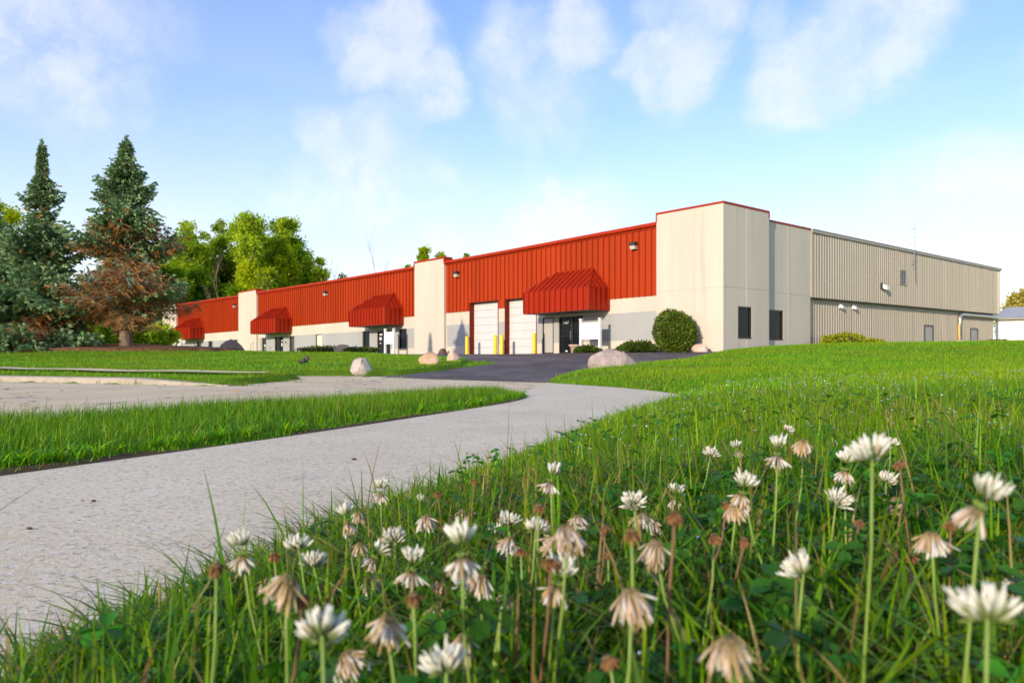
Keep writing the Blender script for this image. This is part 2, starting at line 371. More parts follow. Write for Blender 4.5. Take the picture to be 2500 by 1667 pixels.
def slab(name, poly, z, thick, mat, parent=None, zf=None):
    me = bpy.data.meshes.new(name); n = len(poly)
    zz = [z if zf is None else zf(*p)+z for p in poly]
    vs = [(x, y, h) for (x, y), h in zip(poly, zz)]+[(x, y, h-thick) for (x, y), h in zip(poly, zz)]
    fs = [tuple(range(n))]+[(i, n+i, n+(i+1) % n, (i+1) % n) for i in range(n)]
    me.from_pydata(vs, [], fs); me.update(); return link(name, me, mat, parent)
def chaikin(p, it=2):
    for _ in range(it):
        q = [p[0]]
        for a, b in zip(p[:-1], p[1:]): q += [(.75*a[0]+.25*b[0], .75*a[1]+.25*b[1]), (.25*a[0]+.75*b[0], .25*a[1]+.75*b[1])]
        p = q+[p[-1]]
    return p
def rough_edge(p, amp):
    return [(x+random.uniform(-amp, amp), y+random.uniform(-amp, amp)) for x, y in p]
path_l = chaikin(PATH_L, 2); path_r = chaikin([tuple(q) for q in EDGE[:16]], 2)
path_poly = path_l+path_r[::-1]
kind(slab('footpath', path_poly, .006, .12, 'path'), 'structure')
# contraction joints sawn across the path: shallow recessed strips of dark grit
for (ax, ay), (bx, by) in (((-.31, 6.98), (1.02, 6.52)), ((.14, 9.7), (1.88, 9.75))):
    pass
soil_edge = MB(); pl = chaikin(PATH_L, 4); rows_ = []
for i in range(len(pl)):
    (ax, ay), (bx, by) = pl[max(0, i-1)], pl[min(len(pl)-1, i+1)]; nx_, ny_ = -(by-ay), bx-ax; L = math.hypot(nx_, ny_) or 1; nx_, ny_ = nx_/L, ny_/L; x, y = pl[i]
    wd = max(.012, .045+.035*math.sin(y*4.3)+.025*math.sin(y*11.1))+random.uniform(-.012, .012); mx, my = x+nx_*wd*.5, y+ny_*wd*.5; ex, ey = x+nx_*wd, y+ny_*wd
    rows_.append([(x-nx_*.012, y-ny_*.012, .0075), (mx, my, gz(mx, my)+.007), (ex, ey, gz(ex, ey)+.005)])
for a_, b_ in zip(rows_[:-1], rows_[1:]): soil_edge.add(a_+b_, [(0, 3, 4, 1), (1, 4, 5, 2)])
kind(soil_edge.build('soil_edge', 'soil'), 'structure')
kind(slab('concrete_road', ROAD, 0., .12, 'road'), 'structure')
def rowed(name, spec, mat, dz, n=14):
    rows = [[(l+(r-l)*k/n, y) for k in range(n+1)] for y, l, r in spec]
    av = [(x, y, az(x, y)+dz) for row in rows for x, y in row]; af = [(i*(n+1)+k, i*(n+1)+k+1, (i+1)*(n+1)+k+1, (i+1)*(n+1)+k) for i in range(len(rows)-1) for k in range(n)]
    return kind(MB().add(av, af).build(name, mat), 'structure')
rowed('asphalt_driveway', ASPH, 'asphalt', .004); rowed('concrete_apron', APRON, 'road', .0)
def draped(name, poly, mat, dz, nsub=26):
    xs = [p[0] for p in poly]; ys = [p[1] for p in poly]
    X, Y = np.meshgrid(np.linspace(min(xs), max(xs), nsub), np.linspace(min(ys), max(ys), nsub))
    ins = inside(poly, X, Y); Z = height(X, Y)+np.where(ins, dz, -.15); i_ = np.arange(nsub*nsub).reshape(nsub, nsub)
    F_ = np.stack([i_[:-1, :-1], i_[:-1, 1:], i_[1:, 1:], i_[1:, :-1]], -1).reshape(-1, 4); keep = ins.ravel()[F_].any(1)
    return link(name, np_mesh(name, np.stack([X, Y, Z], -1).reshape(-1, 3), F_[keep], smooth=True), mat)
kind(draped('mulch_bed', MULCH, 'mulch', .10, 60), 'structure')
wm = MB()
for a, b, c_, d_ in zip(WALK[:3], WALK[1:4], WALK[-1:-4:-1], WALK[-2:-5:-1]):
    n = 10
    for k in range(n):
        q = [(a[0]+(b[0]-a[0])*s_, a[1]+(b[1]-a[1])*s_) for s_ in (k/n, (k+1)/n)]; q2 = [(c_[0]+(d_[0]-c_[0])*s_, c_[1]+(d_[1]-c_[1])*s_) for s_ in (k/n, (k+1)/n)]
        wm.add([(x, y, gz(x, y)+.055) for x, y in (q[0], q[1], q2[1], q2[0])], [(0, 3, 2, 1)])
kind(wm.build('far_footpath', 'road'), 'structure')
# kerb: cast lengths butted end to end, each a piece of its own
kroot = empty('kerb', (-4.55, 12.35, 0)); tag(kroot, 'low cream concrete kerb along the far side of the road', 'kerb')
kd = Vector((-5.15, 2.4, 0)).normalized(); kn = Vector((2.4, 5.15, 0)).normalized()
pos = 0.
for k, ln in enumerate([2.1, 3.95, 3.0, 3.0, 3.0, 3.0, 3.0, 3.0]):
    kb = MB(); prof = [(0, -.1), (.025, .085), (.05, .105), (.16, .115), (.17, .11), (.17, -.1)]
    end = [0., 1.]; vs = []
    for e in range(2):
        p = kd*(pos+ln*e-(.012 if e else 0))
        for q, zq in prof:
            zz = zq if not (k == 0 and e == 0) else min(zq, .015)
            vs.append(tuple(p+kn*q+Vector((0, 0, zz))))
    n = len(prof); fs = [tuple(range(n)), tuple(range(2*n-1, n-1, -1))]+[(i, n+i, n+(i+1) % n, (i+1) % n) for i in range(n)]
    kb.add(vs, fs).build('kerb_stone', 'kerb', kroot); pos += ln
# ================================================================ the long warehouse
U0 = Vector((9.846, 36.1, .77)); BROT = math.atan2(-.745, .667)
ware = empty('warehouse', tuple(U0), BROT)
tag(ware, 'long cream and red metal-clad warehouse with awnings and a tall corner tower', 'building')
def sh(v): return (v[0], v[1], v[2]+.0073*v[0]+.0082*v[1])     # the floor follows the gently tilted site
def part(mb, name, mat, parent=ware, smooth=False): return mb.build(name, mat, parent, smooth, sh)
DN = -1.0
def wall_front(u0, u1, z0, z1, v0, v1, ops):
    """wall between u0..u1 (metres left of the corner) with openings (ua,ub,za,zb)"""
    b = MB(); ops = sorted(ops); cur = u0
    for ua, ub, za, zb in ops:
        if ua > cur: b.box(-cur, -ua, v0, v1, z0, z1)
        if za > z0: b.box(-ua, -ub, v0, v1, z0, za)
        if zb < z1: b.box(-ua, -ub, v0, v1, zb, z1)
        cur = ub
    if u1 > cur: b.box(-cur, -u1, v0, v1, z0, z1)
    return b
# corner tower and its pilasters
tower = MB()
def tower_solid(b):
    wv0, wv1, wz0, wz1 = 1.24, 2.46, .60, 2.14
    for z0, z1 in ((DN, 3.0), (3.022, 6.9)):
        b.box(-.3, -3.87, 0, 4.06, z0, z1)
        if z0 < 0:
            b.box(0, -.3, 0, wv0, z0, z1); b.box(0, -.3, wv1, 4.06, z0, z1); b.box(0, -.3, wv0, wv1, z0, wz0); b.box(0, -.3, wv0, wv1, wz1, z1)
        else: b.box(0, -.3, 0, 4.06, z0, z1)
    b.box(-.015, -3.855, .015, 4.045, 2.99, 3.03)
tower_solid(tower)
part(tower, 'corner_tower', 'cream')
part(MB().box(.004, -.02, 1.98, 2.01, 2.2, 6.9).box(.004, -.02, 1.98, 2.01, DN, .55), 'joint', 'joint')
cap = MB().box(.03, -3.90, -.03, 4.09, 6.9, 7.0).box(.02, -.05, 4.0, 4.12, 6.62, 6.9).box(-3.84, -3.90, -.03, .08, 6.5, 6.9)
part(cap, 'roof_cap', 'redcap')
def pilaster(u0, u1, zt, zc):
    b = MB().box(-u0, -u1, 0, .6, DN, 2.83); b.box(-u0, -u1, 0, .6, 2.846, zt); b.box(-u0-.01, -u1+.01, .012, .59, 2.8, 2.86)
    part(b, 'pilaster', 'cream')
    part(MB().box(-u0+.04, -u1-.04, -.04, .7, zt, zc).box(-u0+.04, -u0-.02, -.04, .7, zc-.4, zt).box(-u1+.02, -u1-.04, -.04, .3, zc-.4, zt), 'roof_cap', 'redcap')
pilaster(21.63, 25.1, 6.55, 6.67); pilaster(51.65, 55.9, 6.6, 6.71); pilaster(74.1, 79.0, 6.6, 6.71)
# lower walls of the three bays
GAR = [(16.24, 19.09), (12.78, 15.62)]
bayA_ops = [(a, b, -.02, 3.4) for a, b in GAR]+[(11.38, 12.28, .03, 2.12), (9.06, 10.96, .03, 2.10)]
bayB_ops = [(26.36, 27.42, .57, 2.0), (28.51, 30.32, .03, 1.97), (31.42, 32.48, .57, 2.0), (39.01, 40.12, .57, 1.99), (44.06, 45.07, .56, 1.97), (46.28, 48.04, .03, 1.98), (49.87, 50.86, .55, 1.96)]
bayC_ops = [(56.68, 57.67, .5, 1.97), (63.27, 64.51, .03, 1.98), (66.6, 68.0, .03, 1.98), (72.64, 73.86, .03, 1.99)]
part(wall_front(3.87, 21.63, DN, 2.87, .2, .5, [(a, b, za, min(zb, 2.87)) for a, b, za, zb in bayA_ops]), 'lower_wall', 'cream')
part(wall_front(25.1, 51.65, DN, 2.83, .2, .5, bayB_ops), 'lower_wall', 'cream')
part(wall_front(55.9, 74.1, DN, 2.83, .2, .5, bayC_ops), 'lower_wall', 'cream')
# grey painted band, a thin coat proud of the wall
def band(u0, u1, z0, z1, ops):
    cur = u0
    for a, c_, za, zb in sorted(ops)+[(u1, u1, 0, 0)]:
        if c_ < u0: continue
        if min(a, u1) > cur+.02: part(MB().box(-cur, -min(a, u1), .194, .199, z0, z1), 'painted_band', 'grey')
        cur = max(cur, c_)
band(4.05, 12.78, .64, 2.1, [(a, b, .5, 2.5) for a, b, _, _ in bayA_ops[2:]]); band(15.64, 16.22, .62, 2.05, []); band(19.11, 21.55, .62, 2.04, [])
band(25.42, 51.4, .58, 2.0, bayB_ops); band(56.0, 73.9, .57, 1.98, bayC_ops)
# standing-seam panels, one by one
panel_me = {}
def seam_panel(key, wdt):
    if key not in panel_me:
        b = MB().box(-wdt+.002, -.002, 0, .02, 0, 1); b.box(-.034, -.002, -.085, 0, 0, 1)
        me = bpy.data.meshes.new('panel'); me.from_pydata(b.v, [], b.f); me.materials.append(M['red']); me.update(); panel_me[key] = me
    return panel_me[key]
def roof_z(u): return float(np.interp(u, [4, 14.6, 21.6, 36, 51, 56, 74], [6.40, 6.26, 6.2, 6.18, 6.26, 6.24, 6.40]))
def panels(u0, u1, n, zb_of, vf=.165):
    root = empty('red_cladding', (0, 0, 0)); root.parent = ware; wdt = (u1-u0)/n
    me = seam_panel((round(u0, 2)), wdt)
    for i in range(n):
        ua = u0+i*wdt; zb = zb_of(ua+wdt/2); zt = roof_z(ua+wdt/2)-.02
        o = bpy.data.objects.new('panel', me); C.objects.link(o); o.parent = root
        o.location = (-ua, vf, zb-.0073*(ua+wdt/2)); o.scale = (1, 1, zt-zb)
        o.rotation_euler = (random.uniform(-.0012, .0012), 0, random.uniform(-.006, .006))
    back = MB(); back.box(-u0, -u1, vf+.03, .5, 2.87, 6.2)
    return root
def zbA(u):
    for a, b in GAR:
        if a-.1 < u < b+.1: return 3.42
    return 2.875
def part_wall(u0, u1, segs):
    b = MB()
    for a, c_, zb in segs: b.box(-a, -c_, .19, .5, zb, 6.2)
    part(b, 'upper_wall', 'redcap')
panels(3.87, 21.63, 44, zbA); part_wall(3.87, 21.63, [(3.87, 12.78, 2.872), (12.78, 15.62, 3.4), (15.62, 16.24, 2.872), (16.24, 19.09, 3.4), (19.09, 21.63, 2.872)])
panels(25.1, 51.65, 65, lambda u: 2.835); part_wall(0, 0, [(25.1, 51.65, 2.832)])
panels(55.9, 74.1, 45, lambda u: 2.835); part_wall(0, 0, [(55.9, 74.1, 2.832)])
for u0, u1 in ((3.87, 21.63), (25.1, 51.65), (55.9, 74.1)):
    b = MB(); n = 8; prof = [(.30, -.02), (-.02, -.03), (-.045, .02), (-.02, .16), (.30, .18)]
    vs = []; us = [u0+(u1-u0)*k/n for k in range(n+1)]
    for u in us: vs += [(-u, v_, roof_z(u)+z_) for v_, z_ in prof]
    m_ = len(prof); fs = [(i*m_+j, (i+1)*m_+j, (i+1)*m_+(j+1) % m_, i*m_+(j+1) % m_) for i in range(n) for j in range(m_)]
    fs += [tuple(range(m_))[::-1], tuple(n*m_+j for j in range(m_))]
    part(b.add(vs, [f[::-1] for f in fs]), 'eave_trim', 'redcap')
    b = MB().box(-u0, -u1, .10, .17, 0, .07)
    b.v = [(x, y, z+roof_z(-x)-.12) for x, y, z in b.v]; part(b, 'drip_moulding', 'redcap')
# roof and the walls out of sight
part(MB().box(-.4, -78.8, .55, 40.0, 5.9, 6.02), 'roof', 'roof')
part(MB().box(-.9, -78.8, 39.7, 40.0, DN, 6.0), 'rear_wall', 'tan'); part(MB().box(-78.5, -78.95, .6, 39.7, DN, 6.0), 'end_wall', 'tan')

# garage doors with red jambs, horizontal sections as pieces
for a, b in GAR:
    g = empty('garage_door', (-(a+b)/2, .54, 0)); g.parent = ware
    off = -.0073*(a+b)/2+.0082*.54; wd = (b-a)/2-.02; hs = 3.36/7
    for k in range(7):
        mb = MB().box(-wd, wd, 0, .05, k*hs+.006+off, (k+1)*hs-.006+off); mb.box(-wd+.02, wd-.02, -.006, 0, k*hs+.05+off, (k+1)*hs-.05+off)
        mb.build('door_section', 'doorwhite', g)
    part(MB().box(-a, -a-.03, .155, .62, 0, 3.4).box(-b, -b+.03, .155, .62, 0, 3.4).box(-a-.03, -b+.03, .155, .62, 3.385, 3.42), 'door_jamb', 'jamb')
    part(MB().box(-a, -b, .62, .67, 0, 3.4), 'door_backing', 'bronze')
# windows and glazed doors
def glazed(name, u0, u1, z0, z1, pane='glass', bars=(), v=.33, parent=None, rail=None):
    """bronze frame with its pane; bars: fractions of the width with a mullion; u measured left of the corner"""
    r = empty(name, (0, 0, 0)); r.parent = ware if parent is None else parent
    w_ = .055; f = MB()
    f.box(-u0, -u0-w_, v-.06, v+.04, z0, z1); f.box(-u1, -u1+w_, v-.06, v+.04, z0, z1); f.box(-u0-w_, -u1+w_, v-.06, v+.04, z1-w_, z1); f.box(-u0-w_, -u1+w_, v-.06, v+.04, z0, z0+w_)
    part(f, 'frame', 'bronze', r)
    cuts = [0.]+list(bars)+[1.]
    for a, b in zip(cuts[:-1], cuts[1:]):
        ua = u0+(u1-u0)*a; ub = u0+(u1-u0)*b
        part(MB().box(-ua-w_, -ub+w_, v, v+.012, z0+w_, z1-w_), 'pane', pane, r)
        if b < 1: part(MB().box(-ub-w_*.8, -ub+w_*.8, v-.055, v+.03, z0+w_, z1-w_), 'mullion', 'bronze', r)
    if rail: part(MB().box(-u0-w_, -(u0+(u1-u0)*rail[0])+w_, v-.05, v+.0, rail[1], rail[1]+.06), 'push_bar', 'bronze', r)
    return r
d = glazed('grey_door', 11.38, 12.28, .03, 2.12, 'greydoor', v=.24); part(MB().box(-12.16, -12.2, .17, .23, .9, 1.2), 'handle', 'bronze', d)
e = glazed('entrance_door', 9.06, 10.96, .03, 2.10, 'glass', (.46, .51), .30)
part(MB().box(-10.1, -10.9, .27, .30, .98, 1.03), 'push_bar', 'bronze', e); part(MB().box(-10.05, -10.08, .22, .27, .8, 1.3), 'handle', 'galv', e)
part(MB().box(-10.36, -10.52, .285, .296, .12, .19), 'notice', 'paper', e)
def number(txt, u, z, size, v=.27):
    fc = bpy.data.curves.new('house_number', 'FONT'); fc.body = txt; fc.size = size; fc.extrude = .004; fc.align_x = 'CENTER'; fc.shear = .25; fc.space_character = .95
    o = bpy.data.objects.new('house_number', fc); C.objects.link(o); fc.materials.append(M['paper'])
    me = bpy.data.meshes.new_from_object(o); bpy.data.objects.remove(o); o = link('house_number', me, None, e); o['label'] = 'white house number on the door glass'
    o.location = (-u, v, z-.0073*u); o.rotation_euler = (R(90), 0, 0); return o
number('1107', 10.43, 1.70, .24, .225)
bp = {}
for i, (a, b, z0, z1) in enumerate(bayB_ops):
    if z0 < .2:
        d = glazed('entrance_door', a, b, z0, z1, 'glass', (.42, .5), .30)
        if a < 40:
            for zz, hh, ww in ((1.62, .1, .36), (1.25, .22, .26), (.98, .06, .2)):
                part(MB().box(-b+.2, -b+.2+ww, .283, .296, zz, zz+hh), 'notice', 'paper', d)
        else:
            for zz, hh in ((1.55, .12), (1.1, .3)): part(MB().box(-a-.35, -a-.55, .283, .296, zz, zz+hh), 'notice', 'paper', d)
    else: glazed('window', a, b, z0, z1, 'blind' if 39 < a < 40 else ('oliveglass' if a > 40 else 'glass'))
for i, (a, b, z0, z1) in enumerate(bayC_ops): glazed('window' if z0 > .2 else 'entrance_door', a, b, z0, z1, 'oliveglass' if z0 > .2 else 'glass')
part(MB().box(-45.65, -45.85, .18, .19, 1.33, 1.5), 'door_plate', 'bronze')

# awnings: boxed skirt, hipped top against the wall, seamed panel by panel
def awning(u0, u1, zs=2.28, ze=3.46, zr=4.6, vf=-1.42, vb=.10, inset=1.1):
    r = empty('awning', (0, 0, 0)); r.parent = ware
    fu = [vf, vb]; n = 12; wdt = (u1-u0)/n
    def slab_quad(p, th, name, mat):
        a, b_, c_, d_ = [Vector(q) for q in p]; nn = (b_-a).cross(d_-a).normalized()*th
        part(MB().add([a, b_, c_, d_, a+nn, b_+nn, c_+nn, d_+nn], [(0, 1, 2, 3), (4, 7, 6, 5), (0, 4, 5, 1), (1, 5, 6, 2), (2, 6, 7, 3), (3, 7, 4, 0)]), name, mat, r)
    def roof_at(u): # height and depth where a seam starting at u on the eave meets hip or ridge
        k = min(1., (u-u0)/inset, (u1-u)/inset); return vf+(vb-vf)*k, ze+(zr-ze)*k
    sk = .016
    for i in range(n):
        ua, ub = u0+i*wdt, u0+(i+1)*wdt
        mb = MB().box(-ua-.004, -ub+.004, vf, vf+.02, zs, ze)
        mb.box(-ub, -ub+.03, vf-.085, vf, zs, ze+.0)
        part(mb, 'panel', 'awning', r)
        va, za = roof_at(ua); vb2, zb2 = roof_at(ub)
        mid = [u for u in (u0+inset, u1-inset) if ua < u < ub]
        top = [(-ub, vb2, zb2)]+[(-m_, *roof_at(m_)) for m_ in sorted(mid, reverse=True)]+[(-ua, va, za)]
        poly = [(-ua, vf, ze), (-ub, vf, ze)]+top; up = Vector((0, -.6, .8))*.02
        # drop doubled points where a seam has no length
        pp = []
        for q in poly:
            if not pp or (Vector(q)-Vector(pp[-1])).length > 1e-4: pp.append(q)
        if (Vector(pp[0])-Vector(pp[-1])).length < 1e-4: pp.pop()
        k = len(pp)
        mb = MB().add(pp+[tuple(Vector(q)+up) for q in pp], [tuple(range(k)), tuple(range(2*k-1, k-1, -1))]+[(j, k+j, k+(j+1) % k, (j+1) % k) for j in range(k)])
        L = math.hypot(vb2-vf, zb2-ze)
        if L > .15:
            d_ = Vector((0, vb2-vf, zb2-ze)).normalized(); nn = Vector((0, -d_.z, d_.y)); a = Vector((-ub, vf, ze)); e_ = Vector((-ub, vb2, zb2)); w_ = Vector((.026, 0, 0))
            q = [a, a+w_, e_+w_, e_]; mb.add(q+[p_+nn*.10 for p_ in q], [(0, 1, 2, 3), (7, 6, 5, 4), (0, 4, 5, 1), (1, 5, 6, 2), (2, 6, 7, 3), (3, 7, 4, 0)])
        part(mb, 'roof_panel', 'awning', r)
    m_ = 4; dv = (vb-vf)/m_
    for side, uu in ((1, u0), (-1, u1)):
        for i in range(m_):
            va, vb_ = vf+i*dv+.02*(i == 0), vf+(i+1)*dv
            mb = MB().box(-uu, -uu-side*.02, va, vb_-.004, zs, ze); mb.box(-uu, -uu+side*.055, vb_-.03, vb_, zs, ze); part(mb, 'panel', 'awning', r)
            ka = (va-vf)/(vb-vf); kb_ = (vb_-vf)/(vb-vf)
            A = (-uu, va, ze); B_ = (-uu, vb_, ze); Cc = (-uu-side*inset*kb_, vb_, ze+(zr-ze)*kb_); D = (-uu-side*inset*ka, va, ze+(zr-ze)*ka)
            up = Vector((side*.8, 0, .6))*.02
            pp = [A, B_, Cc, D] if ka > .01 else [A, B_, Cc]
            k = len(pp); mb = MB().add(pp+[tuple(Vector(q)+up) for q in pp], [tuple(range(k)), tuple(range(2*k-1, k-1, -1))]+[(j, k+j, k+(j+1) % k, (j+1) % k) for j in range(k)])
            nn = Vector((side*.7, 0, .7))*.06; w_ = Vector((0, -.026, 0)); a = Vector(B_); e_ = Vector(Cc); q = [a, a+w_, e_+w_, e_]
            mb.add(q+[p_+nn for p_ in q], [(0, 1, 2, 3), (7, 6, 5, 4), (0, 4, 5, 1), (1, 5, 6, 2), (2, 6, 7, 3), (3, 7, 4, 0)]); part(mb, 'roof_panel', 'awning', r)
    # hip caps, ridge flashing, soffit
    for side, uu in ((1, u0), (-1, u1)):
        part(MB().tube([(-uu, vf, ze+.02), (-uu-side*inset, vb, zr+.03)], .05, 6), 'hip_cap', 'awning', r)
    part(MB().box(-u0-inset, -u1+inset, vb-.08, .17, zr-.02, zr+.05), 'ridge_flashing', 'awning', r)
    part(MB().box(-u0-.03, -u1+.03, vf+.03, .18, zs-.02, zs+.03), 'soffit', 'soffit', r)
for u0, u1 in ((7.13, 12.15), (26.75, 31.6), (44.5, 49.55), (65.6, 71.1)): awning(u0, u1)

# right-hand side: recessed concrete bay, then ribbed metal above a set-back metal base
b = MB(); wv0, wv1, wz0, wz1 = 4.6, 6.1, .56, 2.11
for z0, z1 in ((DN, 2.99), (3.008, 6.6)):
    if z0 < 0:
        b.box(-.35, -.65, 4.06, wv0, z0, z1); b.box(-.35, -.65, wv1, 8.98, z0, z1); b.box(-.35, -.65, wv0, wv1, z0, wz0); b.box(-.35, -.65, wv0, wv1, wz1, z1)
    else: b.box(-.35, -.65, 4.06, 8.98, z0, z1)
b.box(-.362, -.6, 4.06, 8.97, 2.98, 3.02)
part(b, 'side_bay', 'cream'); part(MB().box(-.347, -.36, 6.58, 6.61, 2.0, 6.6).box(-.347, -.36, 6.58, 6.61, DN, 2.0), 'joint', 'joint')
part(MB().box(-.31, -.7, 4.09, 9.0, 6.6, 6.69), 'roof_cap', 'redcap')
def side_window(name, v0, v1, z0, z1, u, mat, parent=ware):
    r = empty(name); r.parent = parent; w_ = .06; x0, x1 = -u-.02, -u-.14
    f = MB().box(x0, x1, v0, v0+w_, z0, z1).box(x0, x1, v1-w_, v1, z0, z1).box(x0, x1, v0+w_, v1-w_, z1-w_, z1).box(x0+.04, x1, v0+w_, v1-w_, z0, z0+w_)
    part(f, 'frame', 'bronze', r); part(MB().box(-u-.1, -u-.12, v0+w_, v1-w_, z0+w_, z1-w_), 'pane', mat, r); return r
side_window('window', 1.24, 2.46, .6, 2.14, 0, 'glass'); side_window('window', 4.6, 6.1, .56, 2.11, .35, 'glass')
# ribbed sheets, one by one
def sheet_mesh(wd):
    b = MB(); prof = []; n = 3; p = wd/n
    for k in range(n):
        x = k*p; prof += [(x, 0), (x+p*.42, 0), (x+p*.50, -.038), (x+p*.62, -.038), (x+p*.70, 0)]
    prof.append((wd-.003, 0)); m_ = len(prof); vs = [(-q, v_, 0) for v_, q in prof]+[(-q, v_, 1) for v_, q in prof]
    vs = [(-q, v_, 0) for v_, q in prof]; vs = [(-q, v_, 0.) for v_, q in prof]+[(-q, v_, 1.) for v_, q in prof]
    me = bpy.data.meshes.new('sheet'); me.from_pydata(vs, [], [(i, i+1, m_+i+1, m_+i) for i in range(m_-1)]); me.materials.append(M['tan']); me.update(); return me
sm = sheet_mesh(.914)
def sheets(u, z0, z1, vs, ops=()):
    root = empty('ribbed_cladding'); root.parent = ware
    v = vs[0]
    while v < vs[1]-.2:
        op = [o_ for o_ in ops if o_[0] < v+.457 < o_[1]]
        for a, b_ in ([(z0, z1)] if not op else [(z0, op[0][2]), (op[0][3], z1)]):
            o = bpy.data.objects.new('sheet', sm); C.objects.link(o); o.parent = root
            o.location = (-u+random.uniform(-.003, .003), v, a+.0082*(v+.45)); o.scale = (1, min(1, (vs[1]-v)/.914), b_-a); o.rotation_euler = (0, random.uniform(-.0015, .0015), random.uniform(-.007, .007))
        v += .914
    return root
dA, dB = (25.5, 27.33, DN, 1.78), (34.64, 36.47, DN, 1.72)
sheets(.32, 2.93, 6.5, (9.0, 40.6)); sheets(.62, DN, 2.95, (9.05, 40.3), [dA, dB])
part(MB().box(-.36, -.55, 9.0, 40.55, 2.95, 6.5), 'upper_core', 'tan'); part(MB().box(-.66, -.9, 9.0, 40.25, DN, 2.93), 'lower_core', 'tan')
part(MB().box(-.30, -.62, 9.0, 40.6, 2.90, 2.945), 'overhang_soffit', 'soffit')
part(MB().box(-.22, -.5, 9.0, 40.85, 6.47, 6.62).box(-.19, -.5, 9.0, 40.87, 6.62, 6.66), 'gutter', 'tancap')
part(MB().box(-.29, -.36, 40.52, 40.64, 2.93, 6.5).box(-.28, -.36, 9.0, 9.1, 2.93, 6.5), 'corner_trim', 'tan')
for v0, v1, z1 in ((25.62, 27.22, 1.77), (34.72, 36.4, 1.71)):
    r = empty('service_door'); r.parent = ware; part(MB().box(-.56, -.66, v0, v0+.09, DN, z1).box(-.56, -.66, v1-.09, v1, DN, z1).box(-.56, -.66, v0+.09, v1-.09, z1-.09, z1), 'frame', 'bronze', r)
    part(MB().box(-.61, -.64, v0+.09, v1-.09, DN, z1-.09), 'door_leaf', 'greydoor', r); part(MB().box(-.57, -.61, v0+.16, v0+.22, .85, .95), 'handle', 'galv', r)
    part(MB().box(-.6, -.655, v0-.14, v0, DN, z1+.02).box(-.6, -.655, v1, v1+.14, DN, z1+.02), 'sheet_trim', 'tan', r)
vt = empty('wall_vent'); vt.parent = ware
part(MB().box(-.26, -.34, 20.66, 20.72, 4.26, 5.24).box(-.26, -.34, 21.72, 21.78, 4.26, 5.24).box(-.26, -.34, 20.72, 21.72, 5.18, 5.24).box(-.26, -.34, 20.72, 21.72, 4.26, 4.31), 'frame', 'tancap', vt)
part(MB().box(-.325, -.335, 20.72, 21.72, 4.31, 5.18), 'backing', 'bronze', vt)
for k in range(7):
    z = 4.36+k*.122; part(MB().add([(-.262, 20.72, z-.03), (-.262, 21.72, z-.03), (-.318, 21.72, z+.045), (-.318, 20.72, z+.045), (-.258, 20.72, z-.025), (-.258, 21.72, z-.025), (-.314, 21.72, z+.052), (-.314, 20.72, z+.052)], [(0, 1, 2, 3), (7, 6, 5, 4), (0, 4, 5, 1), (1, 5, 6, 2), (2, 6, 7, 3), (3, 7, 4, 0)]), 'slat', 'galv', vt)
# vent pipe running up and away under the overhang
part(MB().tube([(-.42, 31.9, .5), (-.42, 31.9, 2.3), (-.42, 31.95, 2.5), (-.42, 32.1, 2.62), (-.42, 32.4, 2.68), (-.42, 42.3, 2.70)], .13, 10), 'vent_pipe', 'galv', smooth=True)
part(MB().tube([(-.43, 31.9, .55), (-.43, 31.9, 1.95)], .134, 10), 'pipe_sleeve', 'orange', smooth=True)

# ---- things fixed to or standing by the building
def at(u, v, z=0.):     # warehouse coordinates to world
    x, y, zz = sh((-u, v, z)); c, s_ = math.cos(BROT), math.sin(BROT)
    return Vector((U0.x+x*c-y*s_, U0.y+x*s_+y*c, U0.z+zz))
def wall_lamp(u, z, label):
    r = empty('wall_lamp', tuple(at(u, .10, z)), BROT); tag(r, label, 'lamp', 'wall lamps on the red cladding'); r.scale = (.86,)*3
    MB().box(-.2, .2, -.28, .05, .02, .24).build('housing', 'lamp', r)
    MB().add([(-.19, -.27, .02), (.19, -.27, .02), (.19, .03, .02), (-.19, .03, .02), (-.17, -.2, -.19), (.17, -.2, -.19), (.17, .03, -.19), (-.17, .03, -.19)], [(0, 1, 2, 3), (7, 6, 5, 4), (0, 4, 5, 1), (1, 5, 6, 2), (2, 6, 7, 3), (3, 7, 4, 0)]).build('lens', 'lens', r)
    MB().box(-.19, .19, -.06, .035, -.22, -.19).build('bracket', 'lamp', r)
wall_lamp(5.35, 5.5, 'black wall lamp on red cladding nearest the corner tower'); wall_lamp(20.28, 5.34, 'black wall lamp on red cladding above the left garage door side')
wall_lamp(38.05, 5.3, 'black wall lamp on the middle red bay between two awnings'); wall_lamp(56.9, 5.37, 'small black wall lamp on the farthest red bay by the spruce')
def flood(v, z, u, sc, label, col='lamp'):
    r = empty('flood_lamp', tuple(at(u, v, z)), BROT); r.scale = (sc,)*3; tag(r, label, 'lamp', 'flood lamps on the ribbed side wall')
    MB().box(-.02, .10, -.2, .2, -.16, .18).build('housing', col, r)
    MB().add([(.10, -.17, -.12), (.10, .17, -.12), (.10, .17, .14), (.10, -.17, .14), (.30, -.14, -.20), (.30, .14, -.20), (.32, .14, -.02), (.32, -.14, -.02)], [(0, 3, 2, 1), (4, 5, 6, 7), (0, 1, 5, 4), (1, 2, 6, 5), (2, 3, 7, 6), (3, 0, 4, 7)]).build('lens', 'white', r)
flood(18.1, 4.0, .30, 1.15, 'square flood lamp on the upper tan ribbed wall beside the vent'); flood(12.95, 2.6, .58, .72, 'small white flood lamp under the overhang, nearer the tower', 'white'); flood(14.65, 2.6, .58, .72, 'small white flood lamp under the overhang, farther from the tower', 'white')
a = empty('antenna', tuple(at(.2, 22.9, 4.5))); tag(a, 'thin whip antenna clamped to the tan side wall above the gutter', 'antenna')
